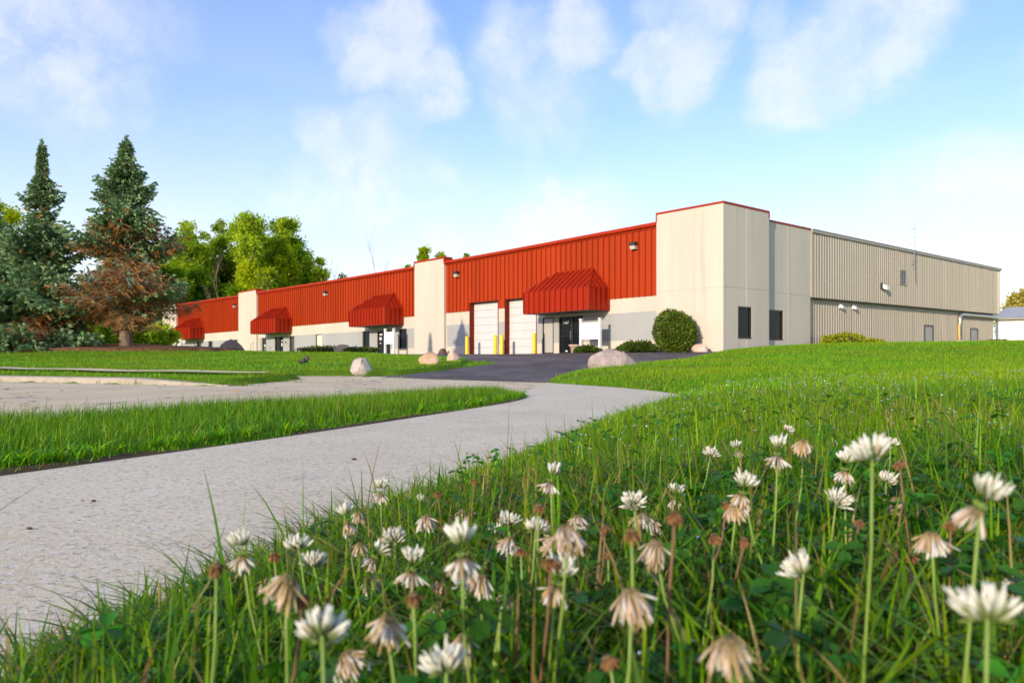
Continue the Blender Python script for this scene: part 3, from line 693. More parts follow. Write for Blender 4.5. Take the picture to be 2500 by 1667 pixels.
MB().tube([(.07, 0, 0), (.07, 0, 2.2)], .014, 6).build('cable', 'bronze', a); MB().tube([(0, 0, .9), (0, 0, 4.1)], .017, 6).build('mast', 'galv', a)
for z, l in ((3.55, .32), (3.0, .4), (2.5, .3), (1.45, .25)): MB().tube([(-l, .02, z+.03), (.06, -.02, z)], .012, 5).build('arm', 'galv', a)
MB().tube([(-.28, 0, 1.65), (-.32, 0, 1.35), (-.2, 0, 1.15), (0, 0, 1.3)], .014, 6).build('cable_loop', 'bronze', a)
def bollard(u, label):
    p = at(u, -.8); p.z = az(p.x, p.y)-.02; r = empty('bollard', tuple(p)); tag(r, label, 'bollard', 'yellow bollards at the garage doors')
    MB().lathe([(.115, -.2), (.115, 1.13), (.10, 1.17), (.06, 1.2), (.0, 1.21)], n=16, cap=False).build('post', 'yellow', r, True)
    MB().lathe([(.125, .0), (.125, .03), (.116, .03)], n=16, cap=False).build('collar', 'asphalt', r)
bollard(18.14, 'yellow bollard left of the left garage door'); bollard(15.39, 'yellow bollard right of the left garage door'); bollard(14.79, 'yellow bollard at the left jamb of the right garage door'); bollard(11.95, 'yellow bollard nearest the grey door under the awning')
def signboard(u0, u1, v, ht, zb0, zb1, label, dv=0.):
    p = at((u0+u1)/2, v); p.z = gz(p.x, p.y) if u0 > 20 else az(p.x, p.y); r = empty('sign_board', tuple(p), BROT); tag(r, label, 'sign', 'blank white sign boards'); w_ = (u1-u0)/2
    for s_ in (-1, 1):
        po = MB().box(s_*w_-.065, s_*w_+.065, -.065, .065, -.3, ht); po.box(s_*w_-.085, s_*w_+.085, -.085, .085, ht, ht+.035); po.build('post', 'white', r)
    MB().box(-w_+.065, w_-.065, -.025, .025, zb0, zb1).build('board', 'white', r)
    MB().box(-w_+.065, w_-.065, -.045, .045, zb1, zb1+.07).build('rail', 'white', r); MB().box(-w_+.065, w_-.065, -.045, .045, zb0-.07, zb0).build('rail', 'white', r)
signboard(6.8, 8.15, -.95, 1.78, .78, 1.52, 'blank white sign board on two posts between door and round bush'); signboard(25.9, 27.0, -1.2, 1.78, .78, 1.5, 'blank white sign board in front of the middle unit door'); signboard(66.6, 67.9, -2., 1.75, .2, 1.5, 'small far white sign board below the awning behind the spruce')
p = at(8.95, -.6); p.z = az(p.x, p.y); r = empty('planter', tuple(p)); tag(r, 'beige tapered stone planter pot beside the entrance door', 'planter')
MB().lathe([(.17, 0), (.19, .03), (.27, .36), (.33, .37), (.33, .44), (.28, .44), (.26, .36)], n=20, cap=False).build('pot', 'pink_rock', r, True); MB().lathe([(.0, .37), (.27, .37)], n=20, cap=False).build('earth', 'soil', r)
p = at(.1, 31.9); p.z = at(.1, 31.9).z+.05; r = empty('utility_box', (p.x, p.y, p.z), BROT); tag(r, 'pale grey utility cabinet at the foot of the vent pipe', 'utility box')
MB().box(-.25, .2, -.75, .15, -.3, .62).build('cabinet', 'white', r); MB().box(-.2, .15, .18, .75, -.3, .55).build('cabinet', 'galv', r); MB().box(-.28, .22, -.78, .17, .62, .66).build('lid', 'white', r)
# hose bib and pipe stubs along the fronts
for u, v, h, lab in ((52.3, -.25, 1.2, 'thin pipe standing at the cream pilaster past the middle bay'), (48.8, -.4, .8, 'short grey pipe stub in front of the middle bay wall')):
    p = at(u, v); p.z = gz(p.x, p.y); r = empty('standpipe', tuple(p)); tag(r, lab, 'pipe'); MB().tube([(0, 0, -.2), (0, 0, h)], .035, 8).build('pipe', 'galv', r); MB().box(-.06, .06, -.06, .06, h, h+.12).build('head', 'galv', r)
# the neighbour beyond
nb = empty('neighbour_shed', (46.2, 74., 1.2), R(-47)); tag(nb, 'low white clapboard shed with grey roof beyond the warehouse', 'building')
for k in range(18): MB().add([(0, -.03, k*.16), (16, -.03, k*.16), (16, 0, k*.16+.165), (0, 0, k*.16+.165)], [(0, 1, 2, 3)]).build('clapboard', 'white', nb)
MB().box(0, 16, .03, 9, -1.5, 2.9).build('wall', 'white', nb); MB().box(-.3, 16.3, -.4, .0, 2.86, 3.02).build('fascia', 'tancap', nb)
MB().add([(-.3, -.4, 3.03), (16.3, -.4, 3.03), (16.3, 4.5, 4.3), (-.3, 4.5, 4.3), (-.3, 9.4, 3.03), (16.3, 9.4, 3.03)], [(0, 1, 2, 3), (3, 2, 5, 4)]).build('roof', 'roof', nb)
# ================================================================ boulders
def ico(sub):
    import bmesh
    b = bmesh.new(); bmesh.ops.create_icosphere(b, subdivisions=sub, radius=1.); V = np.array([v.co[:] for v in b.verts]); F = np.array([[v.index for v in f.verts] for f in b.faces]); b.free(); return V, F
IV, IF = ico(4); IV3, IF3 = ico(2)
def vnoise(P, seed, f):
    r = np.random.default_rng(seed); out = np.zeros(len(P))
    for k in range(5):
        d = r.normal(size=(3, 3))*f*(1.8**k); ph = r.uniform(0, 6.28, 3)
        out += (np.sin(P@d[0]+ph[0])*np.sin(P@d[1]+ph[1])+.5*np.sin(P@d[2]+ph[2]))/(1.75**k)
    return out
def boulder(x, y, w_, h_, d_, mat, label, seed, rz=0., cut=.25, tilt=0., facets=11, z=None):
    P = IV.copy(); r = np.random.default_rng(seed)
    P *= (1+.10*vnoise(IV, seed, 1.1))[:, None]
    for _ in range(facets):                                  # broken, flattened sides
        n = r.normal(size=3); n[2] = abs(n[2])*.8; n /= np.linalg.norm(n); k = r.uniform(.62, .88); dd = P@n
        P = P-np.where(dd > k, (dd-k)*.82, 0)[:, None]*n
    P *= (1+.032*vnoise(IV, seed+9, 4.)+.012*vnoise(IV, seed+11, 13.))[:, None]
    P = (P-P.min(0))/(P.max(0)-P.min(0))-[.5, .5, .5]
    P[:, 2] += .5; P = P*[w_, d_, h_/(1-cut)]; P[:, 2] -= h_/(1-cut)*cut
    o = link('boulder', np_mesh('boulder', P, IF, smooth=True), mat, None, (x, y, (gz(x, y) if z is None else z)-.01)); o.rotation_euler = (0, tilt, rz)
    return tag(o, label, 'boulder', 'boulders dotted about the lawns')
boulder(-3.3, 16.98, .5, .29, .42, 'granite_white', 'small white granite boulder at the lawn corner by the concrete apron', 4, .3, .35, .1)
boulder(-2.28, 21.2, .62, .35, .5, 'sandstone', 'orange sandstone boulder on the lawn tongue beside the asphalt', 5, .2, tilt=.08)
boulder(-1.85, 24.6, .48, .31, .42, 'pink_rock', 'pale pointed boulder near the tip of the lawn tongue', 8, 1.2, tilt=-.15)
p = at(21.2, -.4); boulder(p.x, p.y, .66, .55, .6, 'brown_rock', 'dark brown rock against the pilaster left of the garage doors', 12, .6, .2, z=p.z-.05)
boulder(-9.1, 41.5, .95, .42, .7, 'sandstone', 'reddish boulder in the planting before the middle unit', 15, .1)
boulder(-18.6, 51.5, 1.75, .92, 1.3, 'purple_rock', 'big purplish brown boulder on the crest of the far lawn', 21, .15, .3, .05)
boulder(2.27, 17.6, 1.14, .43, .8, 'granite_grey', 'large grey granite boulder at the right edge of the driveway', 31, .1, .3, -.10, 8)
p = at(.75, -.75); boulder(p.x, p.y, .86, .42, .55, 'pink_rock', 'low pink boulder at the tower foot beside the round bush', 44, BROT, .2, z=az(p.x, p.y)-.02)
# little floodlight lying in the lawn
r = empty('ground_spotlight', (-5.75, 21.4, gz(-5.75, 21.4))); tag(r, 'small black ground spotlight on the lawn below the crest', 'lamp')
MB().tube([(0, 0, -.05), (0, 0, .06)], .015, 6).build('spike', 'lamp', r); MB().tube([(-.12, .02, .03), (.08, -.02, .12)], [.05, .075], 10).build('head', 'lamp', r, True); MB().box(.05, .13, -.07, .05, .1, .22).build('shield', 'lamp', r)

# ================================================================ foliage helpers
def unit(v): return v/np.maximum(np.linalg.norm(v, axis=-1, keepdims=True), 1e-9)
def leaf_quads(P, size, normal_bias, r, aspect=.7, up=.5):
    """one rhombic leaf per point, folded a little along its rib"""
    n = len(P); d = unit(r.normal(size=(n, 3))+normal_bias*.6); s_ = unit(np.cross(d, unit(r.normal(size=(n, 3))+[0, 0, up]))); L = (size*r.uniform(.6, 1.3, n))[:, None]; W = L*aspect*.5
    nn = np.cross(d, s_)
    V = np.stack([P, P+d*L*.5+s_*W+nn*W*.3, P+d*L, P+d*L*.5-s_*W+nn*W*.3], 1).reshape(-1, 3)
    return V, np.arange(4*n).reshape(n, 4)
def jcol(base, n, r, amt=.25, hue=.12):
    c = np.array(base)[None, :]*(1+r.normal(0, amt, (n, 1))); c = c*(1+r.normal(0, hue, (n, 3))); return np.clip(c, .003, 1)
class Sk:
    """tapering limbs gathered as one mesh"""
    def __init__(s): s.mb = MB()
    def limb(s, pts, r0, r1, n=6): m_ = len(pts); s.mb.tube(pts, [r0+(r1-r0)*i/(m_-1) for i in range(m_)], n, False)
def bend(a, d, L, n, r, wob=.12, lift=0.):
    pts = [np.array(a, float)]; d = np.array(d, float)
    for i in range(n):
        d = d+r.normal(0, wob, 3)+[0, 0, lift]; d /= np.linalg.norm(d); pts.append(pts[-1]+d*L/n)
    return pts
def broad_tree(name, x, y, h, rad, label, cols, seed, leaf=.34, nleaf=5200, clumps=84, bottom=.25, trunk_r=.22, group='trees beyond the warehouse', flat=1., up=0., gaps=.0, zbase=None, cl_r=.27, tri=False):
    r = np.random.default_rng(seed); z0 = gz(x, y) if zbase is None else zbase
    root = empty(name, (x, y, z0)); tag(root, label, 'tree', group); sk = Sk()
    top = bend((0, 0, -.3), (0, 0, 1), h*.72, 7, r, .07); sk.limb([tuple(p) for p in top], trunk_r, trunk_r*.35, 8)
    cents = []; cz = h*(bottom+1)/2; rz = h*(1-bottom)/2
    k = 0
    while len(cents) < clumps and k < 4000:
        k += 1
        v = r.normal(size=3); v /= np.linalg.norm(v); rr = r.uniform(.35, 1.)**.6
        c_ = np.array([v[0]*rad*rr, v[1]*rad*rr, cz+v[2]*rz*rr*flat])
        prof = 1-up*max(0, (c_[2]-cz)/rz); c_[:2] *= prof
        if gaps and math.sin(c_[0]*1.1+seed)*math.sin(c_[2]*.9+seed*2)*math.sin(c_[1]+seed) > .35-gaps*.3: continue
        cents.append(c_)
    cents = np.array(cents)
    for c_ in cents[::2]:
        j = min(6, max(1, int((c_[2]/h)*5))); a = top[j]; mid = (a+c_)/2+[0, 0, -.08*h*.3]+r.normal(0, .15, 3)
        sk.limb([tuple(a), tuple(mid), tuple(c_)], trunk_r*.32, .025, 5)
    sk.mb.build('trunk', 'bark', root, True)
    which = r.integers(0, len(cents), nleaf); cr = rad*cl_r*r.uniform(.6, 1.25, len(cents)); v = r.normal(size=(nleaf, 3))*.62
    P = cents[which]+v*cr[which][:, None]*[1, 1, .8]; V, F = leaf_quads(P, leaf, v+[0, 0, .3], r); vper = 4
    if tri: V = V.reshape(-1, 4, 3)[:, [0, 1, 3]]; V[:, 1:] += (V[:, 1:]-V[:, :1])*.5; V = V.reshape(-1, 3); F = np.arange(len(V)).reshape(-1, 3); vper = 3
    cidx = r.integers(0, len(cols), len(cents)); base = np.array(cols)[cidx[which]]; bright = r.normal(1, .13, len(cents))[which]
    col = np.clip(base*bright[:, None]*(1+r.normal(0, .22, (nleaf, 1))), .004, 1)
    link('crown', np_mesh('crown', V, F, np.repeat(col, vper, 0)), 'leaves', root); return root
def bare_tree(x, y, h, label, seed, spread=.55, col='bark', thick=.13, zbase=None, stems=3):
    r = np.random.default_rng(seed); z0 = gz(x, y) if zbase is None else zbase; root = empty('bare_tree', (x, y, z0)); tag(root, label, 'tree', 'bare trees beyond the warehouse'); tk = Sk(); tw = Sk()
    def grow(a, d, L, rad, lev, s_):
        pts = bend(a, d, L, 4, r, .10, .03); s_.limb([tuple(p) for p in pts], rad, rad*.55, 6 if lev < 2 else 4)
        if lev < 4:
            for _ in range(3 if lev < 3 else 2):
                i = r.integers(1, 5); dd = unit(pts[i]-pts[i-1]+r.normal(0, spread*.62, 3)+[0, 0, .1]); grow(pts[i], dd, L*r.uniform(.45, .7), rad*.5, lev+1, tw)
    for _ in range(stems): grow(np.array([0, 0, -.2]), unit(np.array([r.normal(0, .22), r.normal(0, .22), 1.])), h*r.uniform(.45, .62), thick, 0, tk)
    tk.mb.build('trunk', col, root, True); tw.mb.build('branch_crown', col, root); return root

# ================================================================ blue spruces
def sprays(P, D, L, W, r, col, droop=.25):
    """needled twigs: crossed tapering blades around each twig axis"""
    n = len(P); D = unit(D); s1 = unit(np.cross(D, r.normal(size=(n, 3)))); s2 = np.cross(D, s1); Vs = []; L = L[:, None]; W = W[:, None]
    tip = P+D*L+np.array([0, 0, -1.])*L*droop*.3; mid = P+D*L*.45
    for s_ in (s1, unit(s1*.5+s2*.866), unit(-s1*.5+s2*.866)):
        Vs.append(np.stack([P, mid+s_*W*.5, tip, mid-s_*W*.5], 1))
    V = np.stack(Vs, 1).reshape(-1, 3); return V, np.arange(len(V)).reshape(-1, 4), np.repeat(col, 12, 0)
def spruce(x, y, h, rad, label, seed, live_from=0., dead=(0., 0.), skirt=.06, lean=0., zb=None, nb=430, side_gap=None, prof_pow=.85, group='blue spruces on the mulch bed', tone=1.):
    r = np.random.default_rng(seed); z0 = gz(x, y)+.08 if zb is None else zb; root = empty('blue_spruce', (x, y, z0)); tag(root, label, 'tree', group); tone *= 1.9
    tr = MB().tube([(0, 0, -.4), (0, 0, .25), (.02, 0, h*.3), (lean*.5, 0, h*.62), (lean, 0, h)], [.30, .25, .19, .11, .012], 12, False); tr.build('trunk', 'bark', root, True)
    gP, gD, gL, gW, gC = [], [], [], [], []; dP, dD, dL_, dW, dC = [], [], [], [], []; limbs = Sk(); deadl = Sk()
    zs = np.sort(skirt*h+(h*(1.-skirt))*(r.uniform(0, 1, nb)**1.25)); zs = np.concatenate([zs[zs < h*.965], np.linspace(h*.86, h*.975, 22)])
    for i, z in enumerate(zs):
        f = (z-skirt*h)/(h*(1-skirt)); a = i*2.39996+r.normal(0, .25)
        layer = .76+.38*math.sin(z*2.9+seed+1.3*math.sin(a*2+seed))        # tiers that stick out
        L = rad*((1-f)**prof_pow)*(.78 if f < .10 else 1.)*layer*r.uniform(.62, 1.18)+.02
        if r.uniform() < .08: L *= 1.28
        out = np.array([math.cos(a), math.sin(a), 0.]); elev = -.22+.75*f**1.3+r.normal(0, .06); base = np.array([lean*z/h, 0, z])
        n = 7; ts = np.linspace(0, 1, n); pts = [base+out*L*t_+np.array([0, 0, L*(elev*t_+.30*t_**2.2*(1-f)-.10*math.sin(t_*3.1))]) for t_ in ts]
        isdead = dead[0] < z/h < dead[1] and r.uniform() < (.985 if z/h < dead[1]*.74 else .72)
        if isdead and r.uniform() < .22: continue
        if isdead: L *= .9; pts = [base+(q-base)*.9-np.array([0, 0, .10*L])*(k_/6)**1.3 for k_, q in enumerate(pts)]
        rdw = .032*(1-f)+.010
        (deadl if isdead else limbs).limb([tuple(p) for p in pts], rdw, .006, 4)
        m_ = int(4+L*(11 if not isdead else 7)); side = unit(np.cross(out, [0, 0, 1]))
        for k in range(m_):
            t_ = (k+r.uniform(.2, .9))/m_
            if not isdead and t_ < .22 and r.uniform() < .75: continue
            j = min(n-2, int(t_*(n-1))); q = pts[j]+(pts[j+1]-pts[j])*(t_*(n-1)-j)
            sgn = 1 if k % 2 else -1; tl = L*.46*(1-t_*.62)*r.uniform(.6, 1.15)+.10
            td = unit(out*r.uniform(.55, .95)+side*sgn*r.uniform(.5, 1.)+np.array([0, 0, r.uniform(-.30, .12)]))
            if isdead:
                q2 = q+td*tl; deadl.limb([tuple(q), tuple((q+q2)/2+r.normal(0, .03, 3)), tuple(q2+[0, 0, -.06])], .009, .003, 3)
                for _ in range(5):
                    tt = r.uniform(.1, .95); a2 = q+td*tl*tt; d2 = unit(td+r.normal(0, .6, 3)-[0, 0, .15]); dP.append(a2); dD.append(d2); dL_.append(r.uniform(.12, .34)); dW.append(r.uniform(.014, .046))
                    rust = r.uniform() < (.26+.36*(z/h > dead[1]*.72)); dC.append((np.array([.58, .25, .06]) if rust else np.array([.50, .32, .135]))*r.uniform(.6, 1.25))
                if t_ > .78 and r.uniform() < .10:
                    for _ in range(5): gP.append(q+r.normal(0, .08, 3)); gD.append(td+r.normal(0, .5, 3)); gL.append(r.uniform(.15, .3)); gW.append(r.uniform(.07, .11)); gC.append(np.array([.115, .185, .135])*r.uniform(.7, 1.2)*tone)
            else:
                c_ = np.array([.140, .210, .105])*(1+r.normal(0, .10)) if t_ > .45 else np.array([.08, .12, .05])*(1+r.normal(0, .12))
                if r.uniform() < .03: c_ = np.array([.30, .15, .05])
                ns = 2+int(tl*9)
                for s_ in range(ns):
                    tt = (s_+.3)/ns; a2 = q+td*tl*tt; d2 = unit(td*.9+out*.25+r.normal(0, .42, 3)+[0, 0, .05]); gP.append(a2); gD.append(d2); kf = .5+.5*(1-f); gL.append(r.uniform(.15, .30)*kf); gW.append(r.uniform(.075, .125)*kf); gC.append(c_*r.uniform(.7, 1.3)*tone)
        gP.append(pts[-1]); gD.append(out+[0, 0, .3]); gL.append(.28*(.45+.55*(1-f))); gW.append(.09*(.5+.5*(1-f))); gC.append(np.array([.135, .20, .115])*tone)
    # the leader with its upright twigs
    for k in range(26): gP.append(np.array([lean, 0, h*(.93+.07*k/26)])); gD.append(np.array([r.normal(0, .5), r.normal(0, .5), .8])); gL.append(r.uniform(.12, .26)*(1.3-k/40)); gW.append(.07); gC.append(np.array([.14, .20, .15])*tone)
    kind(limbs.mb.build('branches', 'bark', root), 'stuff')
    V, F, c_ = sprays(np.array(gP), np.array(gD), np.array(gL)*1.0, np.array(gW)*1.2, r, np.array(gC)); link('crown', np_mesh('crown', V, F, c_), 'needles', root)
    if dP:
        kind(deadl.mb.build('dead_branches', 'deadwood', root), 'stuff'); V, F, c_ = sprays(np.array(dP), np.array(dD), np.array(dL_), np.array(dW), r, np.array(dC), .6); o = link('dead_twigs', np_mesh('dead_twigs', V, F, c_), 'needles', root); o['label'] = 'rusty brown dead lower twigs'
    return root
m, t, o = new_mat('dead_wood'); n = t.noise(opos(t), 3., 4, .6); principled(t, o, t.mix(n, (.24, .165, .11), (.44, .33, .23)), .9, .1); M['deadwood'] = m
spruce(-15.54, 31.2, 8.6, 2.75, 'tall blue spruce with a bare trunk and rusty dead lower branches', 101, dead=(.0, .57), skirt=.14, nb=760, zb=.78, prof_pow=1.0)
spruce(-19.1, 31.5, 8.75, 3.1, 'slender spired blue spruce, green to the ground, left of the dying one', 202, dead=(.10, .20), skirt=.03, nb=620, prof_pow=1.55, zb=.58)
spruce(-26.2, 38.5, 8.2, 2.9, 'shorter blue spruce cut off by the left edge of the picture', 303, skirt=.04, nb=420, zb=.6)

# ================================================================ woods behind
YG = [(.40, .50, .012), (.48, .56, .014), (.30, .42, .012)]; DG = [(.17, .31, .013), (.22, .37, .014), (.12, .23, .013)]; LG = [(.37, .50, .03), (.44, .55, .035), (.28, .41, .025)]; YY = [(.34, .36, .02), (.26, .32, .02)]
def px_tree(px, top, Y, halfw, label, cols, seed, **k):
    x = (px*1.063-1250)/1892*Y; zt = CAM_Z+(874-top*1.063)/1892*Y; z0 = gz(x, Y); k['nleaf'] = int(k.get('nleaf', 5000)*3.4); k['leaf'] = k.get('leaf', .4)*.86; k['tri'] = True; k.setdefault('cl_r', .24); return broad_tree(k.pop('name', 'leafy_tree'), x, Y, zt-z0, halfw*1.063/1892*Y, label, cols, seed, **k)
px_tree(440, 512, 112, 42, 'feathery pale locust tree just right of the spruces', LG, 1, flat=1., gaps=.5, nleaf=4200, leaf=.42, bottom=.3)
px_tree(500, 502, 118, 36, 'open airy locust tree, second from the spruces', LG, 2, gaps=.6, nleaf=3800, leaf=.42, bottom=.35)
px_tree(566, 492, 114, 46, 'umbrella-crowned locust tree with its forked trunk showing', LG, 3, gaps=.3, nleaf=3600, leaf=.40, bottom=.62, clumps=60)
px_tree(655, 505, 128, 52, 'tall round dark-leaved tree behind the bright maple', LG+DG[:1], 4, nleaf=6500, leaf=.45, bottom=.2)
px_tree(648, 548, 120, 44, 'bright yellow-green maple rising over the second red bay', YG, 5, nleaf=7000, leaf=.52, bottom=.1, up=.45)
px_tree(588, 600, 112, 52, 'broad sunlit maple over the far cream pilaster', YG, 6, nleaf=7000, leaf=.50, bottom=.1)
px_tree(470, 560, 124, 46, 'yellow-green maple between the two airy locusts', YG+LG, 41, nleaf=6000, leaf=.46, bottom=.05)
px_tree(545, 565, 130, 48, 'full pale green tree behind the umbrella locust', LG+YG, 42, nleaf=6500, leaf=.46, bottom=.05)
px_tree(612, 570, 126, 44, 'yellow-green tree filling the gap left of the bright maple', YG, 43, nleaf=6000, leaf=.46, bottom=.05)
px_tree(690, 580, 127, 36, 'mid green tree right of the bright maple', YG+LG, 44, nleaf=5000, leaf=.46, bottom=.05)
px_tree(735, 592, 124, 28, 'small pointed yellow-green tree at the right end of the wood', YG, 7, nleaf=3200, leaf=.45, bottom=.1, up=.6)
px_tree(520, 600, 116, 50, 'olive green tree low in the middle of the wood', [(.17, .21, .02), (.13, .18, .02)], 8, nleaf=5200, leaf=.46, bottom=.1)
px_tree(455, 610, 108, 45, 'dark green tree over the roof of the farthest bay', DG, 9, nleaf=6500, leaf=.46, bottom=.05)
px_tree(520, 655, 108, 55, 'deep green undergrowth tree behind the farthest bay', DG, 10, nleaf=6500, leaf=.46, bottom=.02)
px_tree(425, 640, 105, 26, 'young yellow-green sapling beside the dead spruce branches', YY+YG, 11, nleaf=2200, leaf=.34, bottom=.1, up=.6)
px_tree(-10, 455, 86, 62, 'yellow-green maple behind the left spruces at the frame edge', YG, 12, nleaf=6500, leaf=.34, bottom=.1)
px_tree(120, 640, 90, 75, 'shaded green tree filling the gap between the two spruces', DG+YG[:1], 13, nleaf=7000, leaf=.36, bottom=.02)
px_tree(290, 600, 100, 80, 'dark tree behind the dying spruce', DG, 14, nleaf=7000, leaf=.4, bottom=.02)
px_tree(380, 590, 103, 50, 'green tree between the dying spruce and the locusts', DG+YG[2:], 15, nleaf=5200, leaf=.4, bottom=.02)
px_tree(975, 568, 138, 24, 'left of two tree tops peeping over the cream pilaster', YG, 16, nleaf=2600, leaf=.5, bottom=.1, up=.5)
px_tree(1010, 570, 140, 24, 'right of two tree tops peeping over the cream pilaster', YG, 17, nleaf=2600, leaf=.5, bottom=.1, up=.4)
px_tree(1072, 584, 142, 22, 'small tree top just above the red roof left of centre', YG, 18, nleaf=2000, leaf=.5, bottom=.1, up=.4)
px_tree(1115, 566, 145, 26, 'yellowest tree top above the red roof over the garage', YY, 19, nleaf=2400, leaf=.5, bottom=.1)
px_tree(940, 606, 136, 16, 'dark small tree top left of the cream pilaster', DG, 20, nleaf=1400, leaf=.5, bottom=.1)
px_tree(790, 632, 128, 26, 'low scrubby tree top above the middle red bay', [(.24, .27, .05), (.30, .26, .08)], 21, nleaf=1600, leaf=.42, bottom=.1)
px_tree(2345, 676, 96, 46, 'pale yellow tree beyond the white shed at the right edge', [(.55, .50, .10), (.62, .55, .16), (.5, .42, .05)], 22, nleaf=3600, leaf=.42, bottom=.05, gaps=.2)
for px, top, Y, lab, sd_ in ((760, 592, 120, 'bare grey branches left above the middle red bay', 31), (800, 612, 126, 'small bare twigs above the middle red bay', 32), (858, 566, 122, 'tall bare tree above the middle red bay', 33)):
    x = (px*1.063-1250)/1892*Y; zt = CAM_Z+(874-top*1.063)/1892*Y; bare_tree(x, Y, zt-gz(x, Y), lab, sd_, .45, 'deadwood', .10)
x = (528*1.063-1250)/1892*104; bare_tree(x, 104, 12.5, 'leafless tan-stemmed tree lit in front of the dark wood', 36, .5, 'deadwood', .05)
# low scrub under and behind the spruces
for i, (px, Y, h, w_) in enumerate(((150, 44, 1.6, 1.2), (190, 46, 1.9, 1.4), (235, 43, 1.6, 1.3), (275, 47, 2.0, 1.5), (320, 44, 1.7, 1.3), (350, 48, 2.1, 1.4), (362, 52, 1.9, 1.1))):
    x = (px*1.063-1250)/1892*Y; broad_tree('woodland_shrub', x, Y, h, w_, ['leafy green shrub, first from the left behind the spruce trunk', 'leafy green shrub, second from the left behind the spruce trunk', 'leafy green shrub, third from the left behind the spruce trunk', 'leafy green shrub just left of the spruce trunk', 'leafy green shrub just right of the spruce trunk', 'leafy green shrub, second to the right of the spruce trunk', 'leafy green shrub beside the far end of the warehouse'][i], YG+DG[:2], 60+i, leaf=.22, nleaf=1700, clumps=22, bottom=.02, trunk_r=.05, group='shrubs under the spruces', zbase=.75)
# ================================================================ clipped and creeping shrubs by the building
def core_mesh(rx, ry, rz_, zc): P = IV3*[rx, ry, rz_]+[0, 0, zc]; return P, IF3
def shell_shrub(name, p, rx, ry, h, label, cols, seed, n, leaf, rot=0., bumps=.06, zflat=.12, mat='shrub'):
    r = np.random.default_rng(seed); root = empty(name, tuple(p), rot); tag(root, label, 'shrub')
    v = unit(r.normal(size=(n, 3))); k = 1+bumps*vnoise(v, seed, 2.4); rr = r.uniform(.80, 1.04, n)*k; P = v*rr[:, None]*[rx, ry, h*.52]+[0, 0, h*.5]; ok = P[:, 2] > -.02; P = P[ok]; v = v[ok]
    V, F = leaf_quads(P, leaf, v*1.2, r, .6); c_ = np.array(cols)[r.integers(0, len(cols), len(P))]*(1+r.normal(0, .22, (len(P), 1)))*(1+.35*vnoise(v, seed+5, 5.)[:, None]*.4); c_ = np.clip(c_, .004, 1)
    link('foliage', np_mesh('foliage', V, F, np.repeat(c_, 4, 0)), mat, root)
    V, F = core_mesh(rx*.8, ry*.8, h*.42, h*.48); link('twigs', np_mesh('twigs', V, F, np.tile(np.array([[.03, .04, .012]]), (len(V), 1))), mat, root); sk = MB()  # added solid filler core, much darker than the leaves around it
    for _ in range(5): a = r.uniform(0, 6.28); sk.tube([(0, 0, -.1), (math.cos(a)*rx*.4, math.sin(a)*ry*.4, h*.4)], [.03, .015], 5)
    sk.build('stem', 'bark', root); return root
p = at(1.9, -1.15); p.z = az(p.x, p.y)-.02
shell_shrub('round_bush', p, .95, .92, 1.95, 'large clipped round green bush beside the corner tower', [(.11, .17, .012), (.15, .21, .016), (.08, .135, .012)], 7, 11000, .095, bumps=.085)
def juniper(p, L, W, h, label, cols, seed, n, rot):
    r = np.random.default_rng(seed); root = empty('juniper', tuple(p), rot); tag(root, label, 'shrub', 'low shrubs along the walls'); lim = Sk(); P, D, Ls, Ws, Cs = [], [], [], [], []
    for _ in range(n):
        a = r.uniform(0, 6.28); f = r.uniform(.1, 1)**.6; tip = np.array([math.cos(a)*L*f*r.uniform(.8, 1.05), math.sin(a)*W*f, h*(1-f**2*.85)*r.uniform(.5, 1.12)]); b0 = np.array([tip[0]*.25, tip[1]*.25, .02]); d_ = unit(tip-b0+[0, 0, .05])
        if r.uniform() < .25: lim.limb([tuple(b0), tuple((b0+tip)/2+[0, 0, .06]), tuple(tip)], .012, .004, 3)
        c_ = np.array(cols[r.integers(0, len(cols))])*r.uniform(.75, 1.25)
        for k in range(5): t_ = .35+.65*k/5; P.append(b0+(tip-b0)*t_+[0, 0, .05*math.sin(t_*3.1)]); D.append(d_+r.normal(0, .45, 3)); Ls.append(r.uniform(.10, .22)); Ws.append(r.uniform(.05, .09)); Cs.append(c_*r.uniform(.8, 1.2))
    lim.mb.build('stem', 'bark', root); V, F, c_ = sprays(np.array(P), np.array(D), np.array(Ls), np.array(Ws), r, np.array(Cs), .1); link('foliage', np_mesh('foliage', V, F, c_), 'shrub', root)
JG = [(.05, .10, .012), (.075, .13, .016), (.10, .15, .02)]
p = at(4.1, -1.2); p.z = az(p.x, p.y); juniper(p, 1.65, .8, .56, 'wide dark green creeping juniper left of the round bush', JG, 3, 620, BROT)
p = at(7.3, -1.4); p.z = az(p.x, p.y); juniper(p, 1.05, .55, .34, 'small creeping juniper below the white sign board', JG, 4, 380, BROT)
GY2 = [(.30, .33, .012), (.36, .38, .016), (.22, .27, .012)]
for v_, L, W, h, lab, sd_ in ((10.6, 2.1, .9, .92, 'tall rounded end of the yellow-green hedge by the side wall', 5), (13.6, 2.1, .85, .68, 'middle mound of the yellow-green hedge by the side wall', 6), (16.6, 2.0, .8, .48, 'low far end of the yellow-green hedge by the side wall', 8)):
    p = at(-.75, v_); p.z = gz(p.x, p.y)-.12; shell_shrub('hedge', p, W, L, h, lab, GY2, sd_, 5200, .11, BROT, .10)
p = at(-.6, 36.6); p.z = gz(p.x, p.y)-.1; shell_shrub('dark_bush', p, 1.1, 1.9, 1.05, 'dark olive brown bush at the far end of the side wall', [(.09, .075, .012), (.06, .065, .012), (.12, .08, .016)], 9, 4200, .12, BROT, .12)
